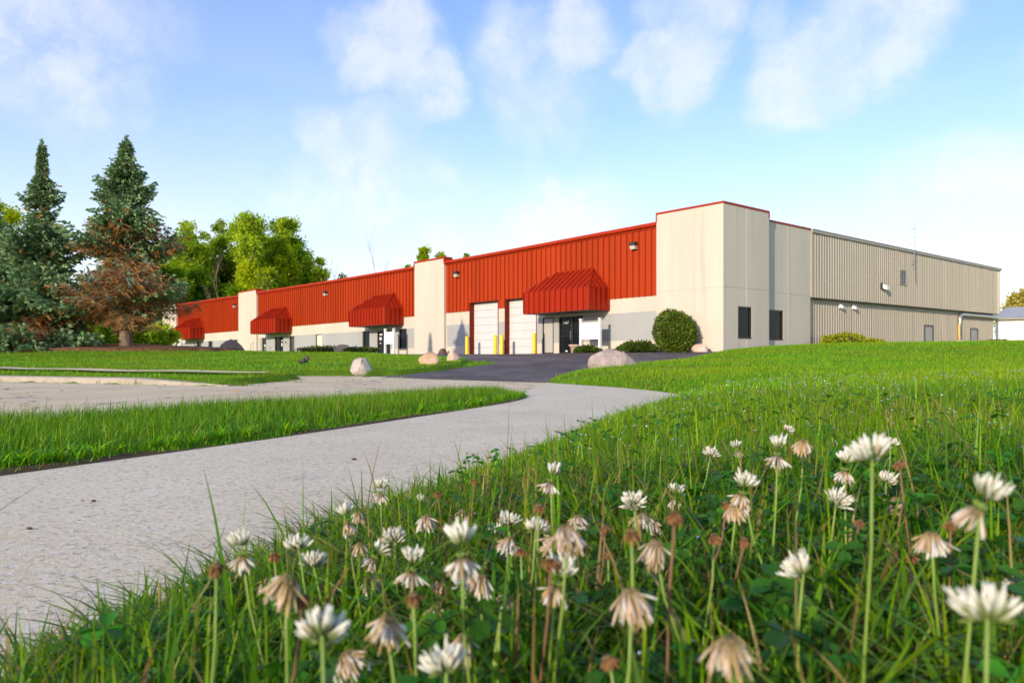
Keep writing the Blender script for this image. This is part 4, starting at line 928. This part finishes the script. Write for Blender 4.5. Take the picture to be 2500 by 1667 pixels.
p = at(-.5, 23.2); p.z = gz(p.x, p.y)-.05; shell_shrub('sedum', p, .5, .9, .3, 'small green and pink plant at the foot of the ribbed wall', [(.06, .11, .02), (.2, .09, .06)], 10, 900, .09, BROT, .15)
for i, (x, y, w_, h, lab) in enumerate(((-10.4, 42.5, 1.5, .34, 'low yellowing ground plant left of the reddish boulder'), (-8., 41.2, .9, .3, 'low dark plant right of the reddish boulder'))):
    shell_shrub('ground_plant', Vector((x, y, gz(x, y)-.05)), w_, .6, h, lab, [(.20, .20, .02), (.10, .13, .02)] if i == 0 else JG, 12+i, 1500, .10, 0, .15)
# ================================================================ grass
def blades(X, Y, Z, hgt, wid, lean, az_, segs, col, r, curl=.8):
    """curved tapering blades; segs joints each; returns quads+tip as triangles"""
    n = len(X); dirn_ = np.stack([np.cos(az_), np.sin(az_), np.zeros(n)], 1); fa = az_+math.pi/2+r.normal(0, .5, n); side = np.stack([np.cos(fa), np.sin(fa), np.zeros(n)], 1)
    base = np.stack([X, Y, Z], 1); V = []
    for k in range(segs+1):
        t_ = k/segs; bendv = lean*(t_**(1+curl)); up = t_*(1-.28*np.clip(lean, 0, 1.6)*t_)
        c_ = base+dirn_*(hgt*bendv)[:, None]+np.array([0, 0, 1.])*(hgt*up)[:, None]
        w_ = wid*(1-t_**1.8)*(.65+.35*min(1, t_*3)); 
        if k < segs: V += [c_-side*(w_/2)[:, None], c_+side*(w_/2)[:, None]]
        else: V.append(c_)
    per = 2*segs+1; V = np.stack(V, 1); F = []
    for k in range(segs-1): a = 2*k; F += [(a, a+1, a+3), (a, a+3, a+2)]
    F.append((2*(segs-1), 2*(segs-1)+1, 2*segs)); F = np.array(F); off = (np.arange(n)*per)[:, None, None]
    F = (F[None]+off).reshape(-1, 3); tt = np.array([k//2/segs for k in range(2*segs)]+[1.])
    c_ = col[:, None, :]*np.ones((1, per, 1))
    root = np.array([.55, .60, .45]) # blade colour darkened towards the soil
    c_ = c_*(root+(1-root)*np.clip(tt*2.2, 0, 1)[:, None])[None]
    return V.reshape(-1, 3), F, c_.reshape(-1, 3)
def field(n, y0, y1, margin, r, pw=1.):
    Y = y0+(y1-y0)*r.uniform(0, 1, n)**pw; X = r.uniform(-1, 1, n)*(.70*Y+margin); return X, Y
def merge(parts):
    Vs, Fs, Cs, k = [], [], [], 0
    for V, F, c_ in parts: Vs.append(V); Fs.append(F+k); Cs.append(c_); k += len(V)
    return np.concatenate(Vs), np.concatenate(Fs), np.concatenate(Cs)
GREENS = np.array([(.085, .255, .006), (.13, .325, .007), (.058, .20, .007), (.19, .365, .008), (.080, .215, .014), (.26, .395, .010)])
DRY = np.array([(.30, .20, .075), (.22, .12, .05), (.36, .27, .12)])
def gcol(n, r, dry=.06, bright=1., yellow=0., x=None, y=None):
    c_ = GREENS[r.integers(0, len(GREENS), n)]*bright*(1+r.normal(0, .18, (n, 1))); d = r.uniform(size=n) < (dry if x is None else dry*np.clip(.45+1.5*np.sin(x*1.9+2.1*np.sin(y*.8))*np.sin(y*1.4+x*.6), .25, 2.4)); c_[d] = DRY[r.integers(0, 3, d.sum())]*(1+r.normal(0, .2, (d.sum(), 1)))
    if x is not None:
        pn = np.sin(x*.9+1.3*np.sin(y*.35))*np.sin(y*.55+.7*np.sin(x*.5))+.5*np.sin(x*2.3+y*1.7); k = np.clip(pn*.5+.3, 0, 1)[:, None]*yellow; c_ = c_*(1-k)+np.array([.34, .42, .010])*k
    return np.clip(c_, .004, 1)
r5 = np.random.default_rng(55); near, mid, far = [], [], []
def right_side(X, Y): return edge_dist(X, Y) > -.03
# foreground bank: long blades one can tell apart
X, Y = field(31000, .12, 1.7, .75, r5, .8); ok = right_side(X, Y) & (np.hypot(X, Y) > .16); X, Y = X[ok], Y[ok]; n = len(X)
hg = r5.gamma(7., .0105, n)+.022; tall = (r5.uniform(size=n) < .012) & (np.hypot(X, Y) > .6); hg[tall] *= 1.75; hg *= np.clip(.55+np.hypot(X, Y)*.9, .5, 1.)
hg *= np.clip(.38+edge_dist(X, Y)*2.2, .35, 1.)
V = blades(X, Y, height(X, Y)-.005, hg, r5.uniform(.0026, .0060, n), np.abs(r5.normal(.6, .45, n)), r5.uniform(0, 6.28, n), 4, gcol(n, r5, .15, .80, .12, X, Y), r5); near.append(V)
X, Y = field(16500, .16, 1.6, .55, r5, .8); ok = right_side(X, Y) & (np.hypot(X, Y) > .26); X, Y = X[ok], Y[ok]; n = len(X)       # broad crabgrass blades
V = blades(X, Y, height(X, Y), r5.uniform(.05, .13, n)*np.clip(.55+np.hypot(X, Y)*1.1, .55, 1.1)*np.clip(.4+edge_dist(X, Y)*2.2, .4, 1.), r5.uniform(.0052, .0100, n), np.abs(r5.normal(.95, .55, n)), r5.uniform(0, 6.28, n), 4, gcol(n, r5, .06, .76, .08, X, Y), r5); near.append(V)
X, Y = field(100000, 1.6, 5.2, 1.0, r5, .8); ok = right_side(X, Y); X, Y = X[ok], Y[ok]; n = len(X); hg = r5.gamma(6., .0075, n)+.016; hg[r5.uniform(size=n) < .03] *= 1.8; hg *= np.clip(.45+edge_dist(X, Y)*2.5, .4, 1.)
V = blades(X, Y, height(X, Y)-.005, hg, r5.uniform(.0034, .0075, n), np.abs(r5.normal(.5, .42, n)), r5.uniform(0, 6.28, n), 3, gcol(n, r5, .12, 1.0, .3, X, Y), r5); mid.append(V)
X, Y = field(150000, 5., 13., 1.5, r5, .85); ok = right_side(X, Y); X, Y = X[ok], Y[ok]; n = len(X); hg = r5.gamma(6., .0065, n)+.018; hg[r5.uniform(size=n) < .015] *= 1.7
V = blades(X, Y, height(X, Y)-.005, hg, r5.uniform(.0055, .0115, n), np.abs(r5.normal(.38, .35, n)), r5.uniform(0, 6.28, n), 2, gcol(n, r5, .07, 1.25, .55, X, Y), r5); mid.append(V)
# the lush strip between path and road
def strip_pts(n): 
    X = r5.uniform(-9., .3, n); Y = r5.uniform(.5, 10.1, n); ok = inside(PATH_L[::-1]+STRIP_FAR[::-1] if False else PATH_L+STRIP_FAR[1:], X, Y) & (np.abs(X) < .72*Y+1.4); return X[ok], Y[ok]
X, Y = strip_pts(190000); n = len(X)
pd = np.full(n, 9.)
for (ax, ay), (bx, by) in zip(PATH_L[:-1], PATH_L[1:]):
    dx, dy = bx-ax, by-ay; t_ = np.clip(((X-ax)*dx+(Y-ay)*dy)/(dx*dx+dy*dy), 0, 1); pd = np.minimum(pd, np.hypot(X-ax-t_*dx, Y-ay-t_*dy))
keep = r5.uniform(size=n) < np.clip(.75+pd*4+.5*np.sin(Y*5.1)*np.sin(Y*13.), .25, 1); X, Y, pd = X[keep], Y[keep], pd[keep]; n = len(X)
edge = pd < .16; hg = r5.gamma(7., .0100, n)+.025; hg *= .36+.64*smooth01(pd/.3); cc = gcol(n, r5, .05, .98, .15, X, Y); cc[edge] = cc[edge]*[1.25, 1.35, .9]
V = blades(X, Y, height(X, Y)-.01, hg, r5.uniform(.003, .0065, n), np.abs(r5.normal(.5, .4, n)), r5.uniform(0, 6.28, n), 3, cc, r5); mid.append(V)
# far lawns, short and mown
X = r5.uniform(-26, 34, 330000); Y = 12.2+(40-12.2)*r5.uniform(0, 1, 330000)**1.2; ok = (np.abs(X) < .70*Y+1.5) & ~hard(X, Y) & ~inside(WALK, X, Y) & ~inside(MULCH, X, Y); X, Y = X[ok], Y[ok]; n = len(X); leftl = edge_dist(X, Y) <= 0
hg = r5.gamma(6., .0080, n)+.016; hg = np.where(leftl, hg*.85, hg)
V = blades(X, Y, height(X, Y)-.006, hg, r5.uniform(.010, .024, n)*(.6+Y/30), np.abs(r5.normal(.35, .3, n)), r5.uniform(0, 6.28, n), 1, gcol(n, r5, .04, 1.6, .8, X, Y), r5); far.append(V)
def add_stuff(name, parts, mat, label, cat, smooth=True):
    V, F, c_ = merge(parts); return kind(link(name, np_mesh(name, V, F, c_, smooth), mat), 'stuff', label, cat)
add_stuff('foreground_grass', near, 'grass', 'long green grass of the near bank', 'grass'); add_stuff('verge_grass', mid, 'grass', 'lush green grass of the verges beside the path', 'grass'); add_stuff('mown_grass', far, 'grass', 'short mown grass of the far lawns', 'grass')
# clover leaves
def trefoils(n, y0, y1, m_, r, rmin=.0065, rmax=.012):
    X, Y = field(n, y0, y1, m_, r, .7); ok = right_side(X, Y) & (np.hypot(X, Y) > .22); X, Y = X[ok], Y[ok]; n = len(X); pn = np.sin(X*5.+2)*np.sin(Y*4.+1)+r.normal(0, .5, n); ok = (pn > -.30+np.clip(-X*1.2, 0, .8)) & (edge_dist(X, Y) > .28); X, Y = X[ok], Y[ok]; n = len(X)
    hz_ = r.uniform(.015, .10, n); Z = height(X, Y)+hz_; rad = r.uniform(rmin, rmax, n); a0 = r.uniform(0, 6.28, n); tilt = unit(np.stack([r.normal(0, .35, n), r.normal(0, .35, n)-.12, np.ones(n)], 1)); e1 = unit(np.cross(tilt, np.array([0, 1., 0]))); e2 = np.cross(tilt, e1); c0 = np.stack([X, Y, Z], 1); Vs, Fs = [], []
    base = jcol((.045, .165, .016), n, r, .25, .1); out = [(.0, 0.), (.55, -.42), (1.05, -.62), (1.5, -.55), (1.78, -.25), (1.70, 0.), (1.78, .25), (1.5, .55), (1.05, .62), (.55, .42)]
    Vl = []
    for k in range(3):
        a = a0+k*2.094; d_ = e1*np.cos(a)[:, None]+e2*np.sin(a)[:, None]; s_ = np.cross(tilt, d_)
        for p_, q_ in out: Vl.append(c0+(d_*p_+s_*q_+tilt*(abs(q_)*.35-.12*p_*p_))*rad[:, None])
    Vl.append(c0+[.0006, 0, 0]); Vl.append(c0-[.0006, 0, 0]); Vl.append(np.stack([X+r.normal(0, .008, n), Y+r.normal(0, .008, n), Z-hz_], 1)); V = np.stack(Vl, 1); f = []
    for k in range(3):
        b_ = k*10; f += [(b_, b_+j, b_+j+1) for j in range(1, 9)]
    f.append((30, 31, 32)); F = (np.array(f)[None]+(np.arange(n)*33)[:, None, None]).reshape(-1, 3); mark = np.ones((33, 1)); return V.reshape(-1, 3), F, (base[:, None, :]*mark[None]).reshape(-1, 3)
add_stuff('clover_leaves', [trefoils(4800, .14, 1.3, .55, r5, .007, .0125), trefoils(1500, 1.2, 3.2, .8, r5)], 'grass', 'dark three-lobed clover leaves under the flowers', 'clover')
# weeds along the path edge: flat bright crabgrass
def crabgrass(n_plants, r):
    parts = []
    for _ in range(n_plants):
        k = r.integers(2, len(PATH_L)-1); t_ = r.uniform(); ax, ay = PATH_L[k-1]; bx, by = PATH_L[k]; x = ax+(bx-ax)*t_-.05-r.uniform(0, .12); y = ay+(by-ay)*t_+.03; n = r.integers(9, 17)
        parts.append(blades(np.full(n, x)+r.normal(0, .012, n), np.full(n, y)+r.normal(0, .012, n), np.full(n, .02), r.uniform(.05, .11, n), r.uniform(.006, .012, n), np.abs(r.normal(1.1, .4, n)), r.uniform(0, 6.28, n), 3, gcol(n, r, .0, 1.0)*[1.5, 1.55, .9], r))
    return parts
add_stuff('crabgrass', crabgrass(120, r5), 'grass', 'bright flat crabgrass sprouting along the path edge', 'weeds')
# dew on the blades
n = 2200; X, Y = field(n, .5, 7.5, .6, r5, .95); ok = right_side(X, Y) & (X > -.3+.12*Y); X, Y = X[ok], Y[ok]; n = len(X); sz_ = r5.uniform(.0011, .0022, n)*(.75+Y*.30); Z = height(X, Y)+r5.uniform(.03, .085, n)
DV, DF = ico(1); V = (DV[None]*sz_[:, None, None]+np.stack([X, Y, Z], 1)[:, None, :]).reshape(-1, 3); F = (DF[None]+(np.arange(n)*len(DV))[:, None, None]).reshape(-1, 3)
kind(link('dew_drops', np_mesh('dew_drops', V, F, smooth=True), 'dew'), 'stuff', 'glinting dew drops on the grass', 'dew')
# leaf litter on the road and grit on the path
P = []
for _ in range(46): P.append((random.uniform(-9, -1.5), random.uniform(8.5, 14)))
X = np.array([p_[0] for p_ in P]); Y = np.array([p_[1] for p_ in P]); ok = inside(ROAD, X, Y); X, Y = X[ok], Y[ok]; V, F = leaf_quads(np.stack([X, Y, np.full(len(X), .012)], 1), .085, np.tile([0., 0., 0.], (len(X), 1)), r5); V[:, 2] = .006+np.abs(V[:, 2]-.012)*.25
kind(link('fallen_leaves', np_mesh('fallen_leaves', V, F, np.repeat(jcol((.42, .28, .06), len(X), r5, .3, .2), 4, 0)), 'leaves'), 'stuff', 'yellowed fallen leaves scattered on the road', 'leaves')
# tufts of weed in the road joints
parts = []
for cx, cy, k in ((-4.35, 12.45, 90), (-6.6, 13.4, 40), (-6.2, 13.2, 50), (-3.9, 14.2, 26), (-3.1, 14.7, 26), (-2.2, 15.3, 22), (-1.6, 15.6, 16), (.75, 14.4, 50)):
    parts.append(blades(cx+r5.normal(0, .14, k), cy+r5.normal(0, .03, k), np.full(k, 0.), r5.uniform(.03, .12, k), r5.uniform(.006, .012, k), np.abs(r5.normal(.5, .4, k)), r5.uniform(0, 6.28, k), 2, gcol(k, r5, .25, 1.1), r5))
add_stuff('joint_weeds', parts, 'grass', 'little weeds growing in the concrete joints', 'weeds')
def pebble(x, y, s_, mat, label):
    P = IV3*(1+.15*vnoise(IV3, int(x*100) % 97+3, 1.5))[:, None]*[s_, s_*.7, s_*.5]; o = link('pebble', np_mesh('pebble', P, IF3, smooth=True), mat, None, (x, y, .006+s_*.3)); tag(o, label, 'pebble', 'grit lying on the path')
def onpath(px, py): Y = 1892*.444/(py*1.063-874); return (px*1.063-1250)/1892*Y, Y
for px, py, s_, mat, lab in ((215, 1152, .0085, 'brown_rock', 'small dark stone on the path, middle left'), (187, 1150, .006, 'sandstone', 'tiny reddish chip beside the dark stone on the path'), (68, 1215, .008, 'brown_rock', 'dark brown chip near the left edge of the path'), (1070, 1042, .011, 'granite_white', 'pale chip standing on the path near its middle'), (812, 1056, .012, 'brown_rock', 'dark flat chip on the path above the grass'), (1497, 937, .018, 'brown_rock', 'dark speck on the path where it bends')):
    x, y = onpath(px, py); pebble(x, y, s_, mat, lab)

# ================================================================ clover flowers
def floret(P, D, L, W, curlv, cb, ct, r):
    """a folded petal: 4-sided tapering tube from base P along D, curling by curlv"""
    rings = 5; D = unit(D); s_ = unit(np.cross(D, r.normal(size=3))); q = np.cross(D, s_); V, Cc = [], []
    prof = [.32, .6, .95, 1.0, .5]
    for k in range(rings):
        t_ = k/(rings-1); c_ = P+D*L*t_+curlv*L*t_*t_; w_ = W*prof[k]*.5
        for sx, sy in ((1, 0), (0, .55), (-1, 0), (0, -.55)): V.append(c_+s_*w_*sx+q*w_*sy)
        m_ = min(1, max(0, (t_-.15)/.5)); Cc += [cb*(1-m_)+ct*m_]*4
    F = []
    for k in range(rings-1):
        for j in range(4): F.append((k*4+j, k*4+(j+1) % 4, (k+1)*4+(j+1) % 4, (k+1)*4+j))
    return np.array(V), np.array(F), np.array(Cc)
def gather(items):
    Vs, Fs, Cs, k = [], [], [], 0
    for V, F, c_ in items: Vs.append(V); Fs.append(F+k); Cs.append(c_); k += len(V)
    return np.concatenate(Vs), np.concatenate(Fs), np.concatenate(Cs)
WHITE = np.array([.88, .87, .83]); CREAMB = np.array([.42, .44, .20]); GREENB = np.array([.22, .30, .07]); TAN = np.array([.54, .39, .19]); PINK = np.array([.68, .53, .41]); BRN = np.array([.24, .12, .05])
def fresh_me(seed, n, lo, hi, ln=.0080, core=.0046):
    r = np.random.default_rng(seed); it = []
    for i in range(n):
        f = (i+.5)/n; pol = lo+(hi-lo)*f**.6+r.normal(0, .13); a = i*2.39996+r.normal(0, .35); D = np.array([math.sin(pol)*math.cos(a), math.sin(pol)*math.sin(a), math.cos(pol)]); P = D*[core, core, core*.72]*r.uniform(.7, 1.05)
        L = ln*r.uniform(.72, 1.05)*(1.25 if r.uniform() < .05 else 1); D2 = unit(D*[1, 1, .9]+np.array([0, 0, .38])*(f > .3)+r.normal(0, .14, 3)); w0 = WHITE*r.uniform(.86, 1.08)
        if r.uniform() < .08: w0 = PINK*1.15
        it.append(floret(P, D2, L, r.uniform(.0015, .0024), np.array([0, 0, .22])+r.normal(0, .10, 3), GREENB*r.uniform(.7, 1.2) if r.uniform() < .55 else CREAMB, w0, r))
        if i % 2: it.append(floret(P*.6, unit(D+r.normal(0, .2, 3)), ln*.75, .0014, np.zeros(3), GREENB*.8, GREENB*1.1, r))
    V, F, c_ = gather(it); return np_mesh('white_florets', V, F, np.clip(c_, 0, 1), True)
def skirt_me(seed, n, spread, ln, mix, tipw, z0=-.0005, lift=.0, rb=.0026):
    r = np.random.default_rng(seed); it = []
    for i in range(n):
        a = i*2.39996+r.normal(0, .3); pol = R(180)-spread*(.12+.88*r.uniform())-(.7*r.uniform() if r.uniform() < .12 else 0); D = np.array([math.sin(pol)*math.cos(a), math.sin(pol)*math.sin(a), math.cos(pol)]); rr_ = rb*r.uniform(.5, 1.1); P = np.array([math.cos(a)*rr_, math.sin(a)*rr_, z0+lift*r.uniform()])
        base = TAN*r.uniform(.6, 1.1) if r.uniform() > mix else PINK*r.uniform(.8, 1.05); tip = (WHITE*.92 if r.uniform() < tipw else (PINK if r.uniform() < .5 else TAN)*1.1)
        if tipw < 0: base = BRN*r.uniform(.5, 1.2); tip = BRN*r.uniform(.9, 1.9)
        it.append(floret(P, D, ln*r.uniform(.7, 1.15), r.uniform(.0013, .0022), np.array([math.cos(a), math.sin(a), -.3])*r.uniform(-.22, .16)+r.normal(0, .07, 3), base, tip, r))
    for i in range(14):
        a = i*2.4; D = unit(np.array([math.cos(a)*.7, math.sin(a)*.7, .5-.9*(i % 3 == 0)])); it.append(floret(np.zeros(3), D, .0042, .0016, np.zeros(3), GREENB*.8 if tipw >= 0 else BRN, (GREENB if tipw >= 0 else BRN)*1.3, r))
    for i in range(10): a = i*2.4; it.append(floret(np.array([0, 0, z0+lift]), unit(np.array([math.cos(a), math.sin(a), .15])), .0038, .0026, np.array([0, 0, -.5]), (GREENB if tipw >= 0 else BRN)*.7, TAN*.5, r))
    V, F, c_ = gather(it); return np_mesh('wilted_florets', V, F, np.clip(c_, 0, 1), True)
FRESH = [fresh_me(1, 86, .0, 1.55), fresh_me(2, 70, .1, 1.3), fresh_me(3, 61, .1, 1.45, .0088), fresh_me(4, 50, .2, 1.2, .0092), fresh_me(5, 78, .0, 1.7, .0076)]
HALF = [fresh_me(11, 33, .15, .95, .0080, .0036), fresh_me(12, 25, .3, 1.1, .0086, .0036), fresh_me(13, 42, .1, .9, .0078, .0038), fresh_me(14, 18, .2, .85, .0088, .0034), fresh_me(15, 47, .0, 1.2, .0078, .0036)]
SKIRT = [skirt_me(21, 36, .75, .0098, .5, .55), skirt_me(22, 28, .95, .0100, .6, .6), skirt_me(23, 42, .6, .0100, .35, .45), skirt_me(24, 22, .8, .0105, .7, .7), skirt_me(25, 33, .5, .0095, .45, .35)]
SPENT = [skirt_me(31, 78, .58, .0125, .2, .40, .002, .003, .0034), skirt_me(32, 64, .72, .0120, .25, .5, .002, .003, .0034), skirt_me(33, 84, .46, .0130, .1, .3, .002, .003, .0034), skirt_me(34, 56, .85, .0115, .3, .35, .002, .003, .003), skirt_me(35, 72, .52, .0122, .05, .2, .002, .003, .0036)]
DEAD = [skirt_me(41, 56, .7, .0085, 0, -1, .002, .003), skirt_me(42, 47, 1.2, .0070, 0, -1, .002, .003), skirt_me(43, 42, .5, .0095, 0, -1, .002, .003)]
# (x, y, width on the photograph's half-size plate, state, label)
FL = [(875, 1130, 44, 'h', 'half-faded clover head standing alone against the path'), (967, 1152, 30, 'f', 'small white clover head just right of the lone one by the path'), (1265, 1103, 52, 'h', 'ragged half-faded clover head at the path edge, centre'),
 (797, 1195, 60, 'h', 'half-faded clover head left of the lone one, on a pale stem'), (850, 1214, 34, 's', 'small spent clover head below the lone one'), (556, 1270, 74, 'h', 'leftmost white clover head, with a pinkish drooping skirt'), (630, 1278, 40, 'd', 'dark withered clover bud second from the left'),
 (686, 1262, 64, 'f', 'white clover head behind a tall blade, third from the left'), (720, 1303, 62, 'f', 'fresh clover head with a brown cheek, left of centre'), (657, 1345, 100, 's', 'wide spent clover skirt at the lower left'), (905, 1243, 54, 'f', 'fresh small clover head below the lone one'),
 (860, 1278, 58, 'h', 'half-faded clover head with spidery drooping florets'), (945, 1306, 74, 'h', 'leaning half-faded clover head with a long hanging petal'), (1168, 1205, 52, 'f', 'fresh clover head, left of the centre pair'), (1230, 1220, 62, 'f', 'fresh clover head, right of the centre pair'),
 (1062, 1272, 98, 'h', 'wide-open half-faded clover head at centre left'), (1140, 1238, 46, 'h', 'narrow half-faded clover head with a pink skirt, at centre'), (1303, 1228, 92, 's', 'spent tan clover head with white tips at centre'), (1328, 1195, 54, 's', 'greenish spent clover head behind the centre one'),
 (1280, 1338, 86, 'h', 'big half-faded clover head with a full skirt, lower centre'), (1066, 1340, 66, 'f', 'pale clover head low at centre left'), (1102, 1335, 74, 's', 'spent clover head touching the pale one at centre left'), (1450, 1378, 104, 's', 'large bell-shaped spent clover head at lower centre'),
 (888, 1440, 104, 's', 'ragged spent clover head with long white tongues, lower left'), (740, 1465, 122, 'f', 'large blurred white clover head at the lower left'), (803, 1515, 92, 's', 'blurred spent clover head beside the large white one'), (1025, 1545, 112, 'f', 'large blurred white clover head at the bottom edge'),
 (1062, 1480, 84, 's', 'greenish spent clover head above the bottom white one'), (1186, 1560, 70, 's', 'olive spent clover head cut by the bottom edge'), (1455, 1157, 56, 'f', 'flat white clover head beside a green blade, centre right'), (1477, 1192, 52, 's', 'orange spent clover head under the flat white one'),
 (1552, 1142, 44, 'h', 'upright half-faded clover head with pink skirt, centre right'), (1505, 1260, 80, 's', 'tan spent clover head on a tall stem right of centre'), (1390, 1215, 38, 'd', 'dark brown dead clover head right of centre'), (1706, 1130, 64, 'h', 'white clover head with a drooping skirt, right of centre'),
 (1632, 1047, 38, 'f', 'small fresh clover head far back, right of centre'), (1692, 1032, 32, 'h', 'small faded clover head far back beside the fresh one'), (1786, 1042, 60, 'h', 'neat half-faded clover head with a full pink skirt'), (1668, 1160, 36, 'd', 'rusty dead clover head left of the white one'),
 (1845, 1022, 52, 's', 'small tan spent clover head far back'), (1808, 990, 28, 'f', 'farthest small white clover head in the grass'), (1920, 1155, 58, 'f', 'fresh clover head below the big pair on the right'), (1940, 1076, 56, 'h', 'left of the big pair of clover heads on the right'),
 (2003, 1056, 98, 'f', 'big fresh white clover head on a tall stem at right'), (2046, 1022, 38, 'f', 'small white clover head behind the big pair'), (2035, 1107, 44, 'f', 'small low white clover head below the big fresh one'), (2252, 1160, 112, 'h', 'large split clover head behind a dark blade, far right'),
 (2268, 1425, 140, 'f', 'biggest blurred white clover head in the lower right corner'), (1845, 1322, 86, 'f', 'white clover head with one hanging petal, lower right'), (1675, 1490, 132, 's', 'big blurred spent clover head at the bottom right of centre'), (1710, 1245, 42, 'd', 'purple-brown bare clover head on a brown stem'),
 (2140, 1240, 84, 's', 'orange-brown spent clover head at right'), (2182, 1208, 42, 'd', 'dark dead clover head beside the orange one'), (2330, 1340, 70, 's', 'spent clover head at the right frame edge'), (1398, 1520, 62, 'd', 'rust-coloured dead clover head at the bottom centre'),
 (1945, 1535, 66, 's', 'pale spent clover head at the bottom right'), (1090, 1106, 24, 'd', 'tiny brown bud on a green stem before the path'), (1005, 1136, 28, 'd', 'small brown dead head beside the path edge'), (2066, 1068, 38, 'd', 'dark brown dead head right of the big fresh one'),
 (1112, 1188, 26, 'f', 'tiny white clover head left of the centre pair'), (1480, 1455, 46, 'f', 'little white clover head in the shade, lower centre'), (1722, 1385, 58, 's', 'pale spent clover head low on the right of centre')]
near_ = [q for q in FL if 540 < q[0] < 2280 and 1100 < q[1] < 1500 and len(q[4].split()) <= 10]
for k in near_:            # spent heads sunk in the clumps beside the named ones
    st = random.choice('ssd'); FL.append((k[0]+random.uniform(-70, 70), k[1]+random.uniform(25, 80), random.uniform(36, 64), st, ('small tan head' if st == 's' else 'small dark head')+' just below the '+k[4]))
HEADW = .0235
rf = np.random.default_rng(99)
for i, (px, py, wd, st, lab) in enumerate(FL):
    Y = 1892*HEADW/(wd*1.063)*(1.0 if st != 'd' else .62); X = (px*1.063-1250)/1892*Y; Z = CAM_Z+(874-py*1.063)/1892*Y
    g = gz(X, Y); Z = max(Z, g+.03); bx, by = X+rf.normal(0, .012), Y+rf.normal(0, .012)+.01
    root = empty('clover_flower', (X, Y, Z)); tag(root, lab, 'clover flower', 'white clover flowers on the near bank' if ' just below the ' not in lab else 'spent clover heads sunk in the grass'); hz_ = Z-g
    brown = st == 'd' and rf.uniform() < .6
    pts = [(bx-X, by-Y, -hz_-.005), ((bx-X)*.75+rf.normal(0, .003), (by-Y)*.75, -hz_*.6), ((bx-X)*.25, (by-Y)*.25, -hz_*.25), (0, 0, .001)]
    sc = wd*1.063*Y/1892/.0225; sc = max(.7, min(1.25, sc))*1.05
    MB().tube(pts, [.0011, .0010, .0009, .0008], 6).build('stem', 'stem_brown' if brown else 'stem_green', root, True)
    hd = empty('flower_head'); hd.parent = root; hd.scale = (sc*rf.uniform(.92, 1.1), sc*rf.uniform(.92, 1.1), sc*rf.uniform(.9, 1.12)); hd.rotation_euler = (rf.normal(0, .28), rf.normal(0, .28), rf.uniform(0, 6.28))
    if st == 'f': link('white_florets', FRESH[i % 5], 'petal', hd)
    elif st == 'h':
        link('white_florets', HALF[i % 5], 'petal', hd, (0, 0, .004)); link('wilted_florets', SKIRT[(i*3) % 5], 'petal', hd, (0, 0, -.002))
    elif st == 's': link('wilted_florets', SPENT[i % 5], 'petal', hd)
    else: link('wilted_florets', DEAD[i % 3], 'petal', hd)

# grit and clippings strewn over the path
X = r5.uniform(-3., 2.1, 2600); Y = .9+9.*r5.uniform(0, 1, 2600)**1.3; ok = inside(PATH, X, Y); X, Y = X[ok], Y[ok]; n = len(X)
V, F = leaf_quads(np.stack([X, Y, np.full(n, .011)], 1), .0065, np.zeros((n, 3)), r5, .5); V[:, 2] = .0075+np.abs(V[:, 2]-.011)*.35
cc = np.array([(.10, .075, .055), (.30, .22, .13), (.05, .045, .045), (.20, .24, .06)])[r5.integers(0, 4, n)]
kind(link('path_grit', np_mesh('path_grit', V, F, np.repeat(cc, 4, 0)), 'leaves'), 'stuff', 'grit and dry clippings strewn over the path', 'grit')
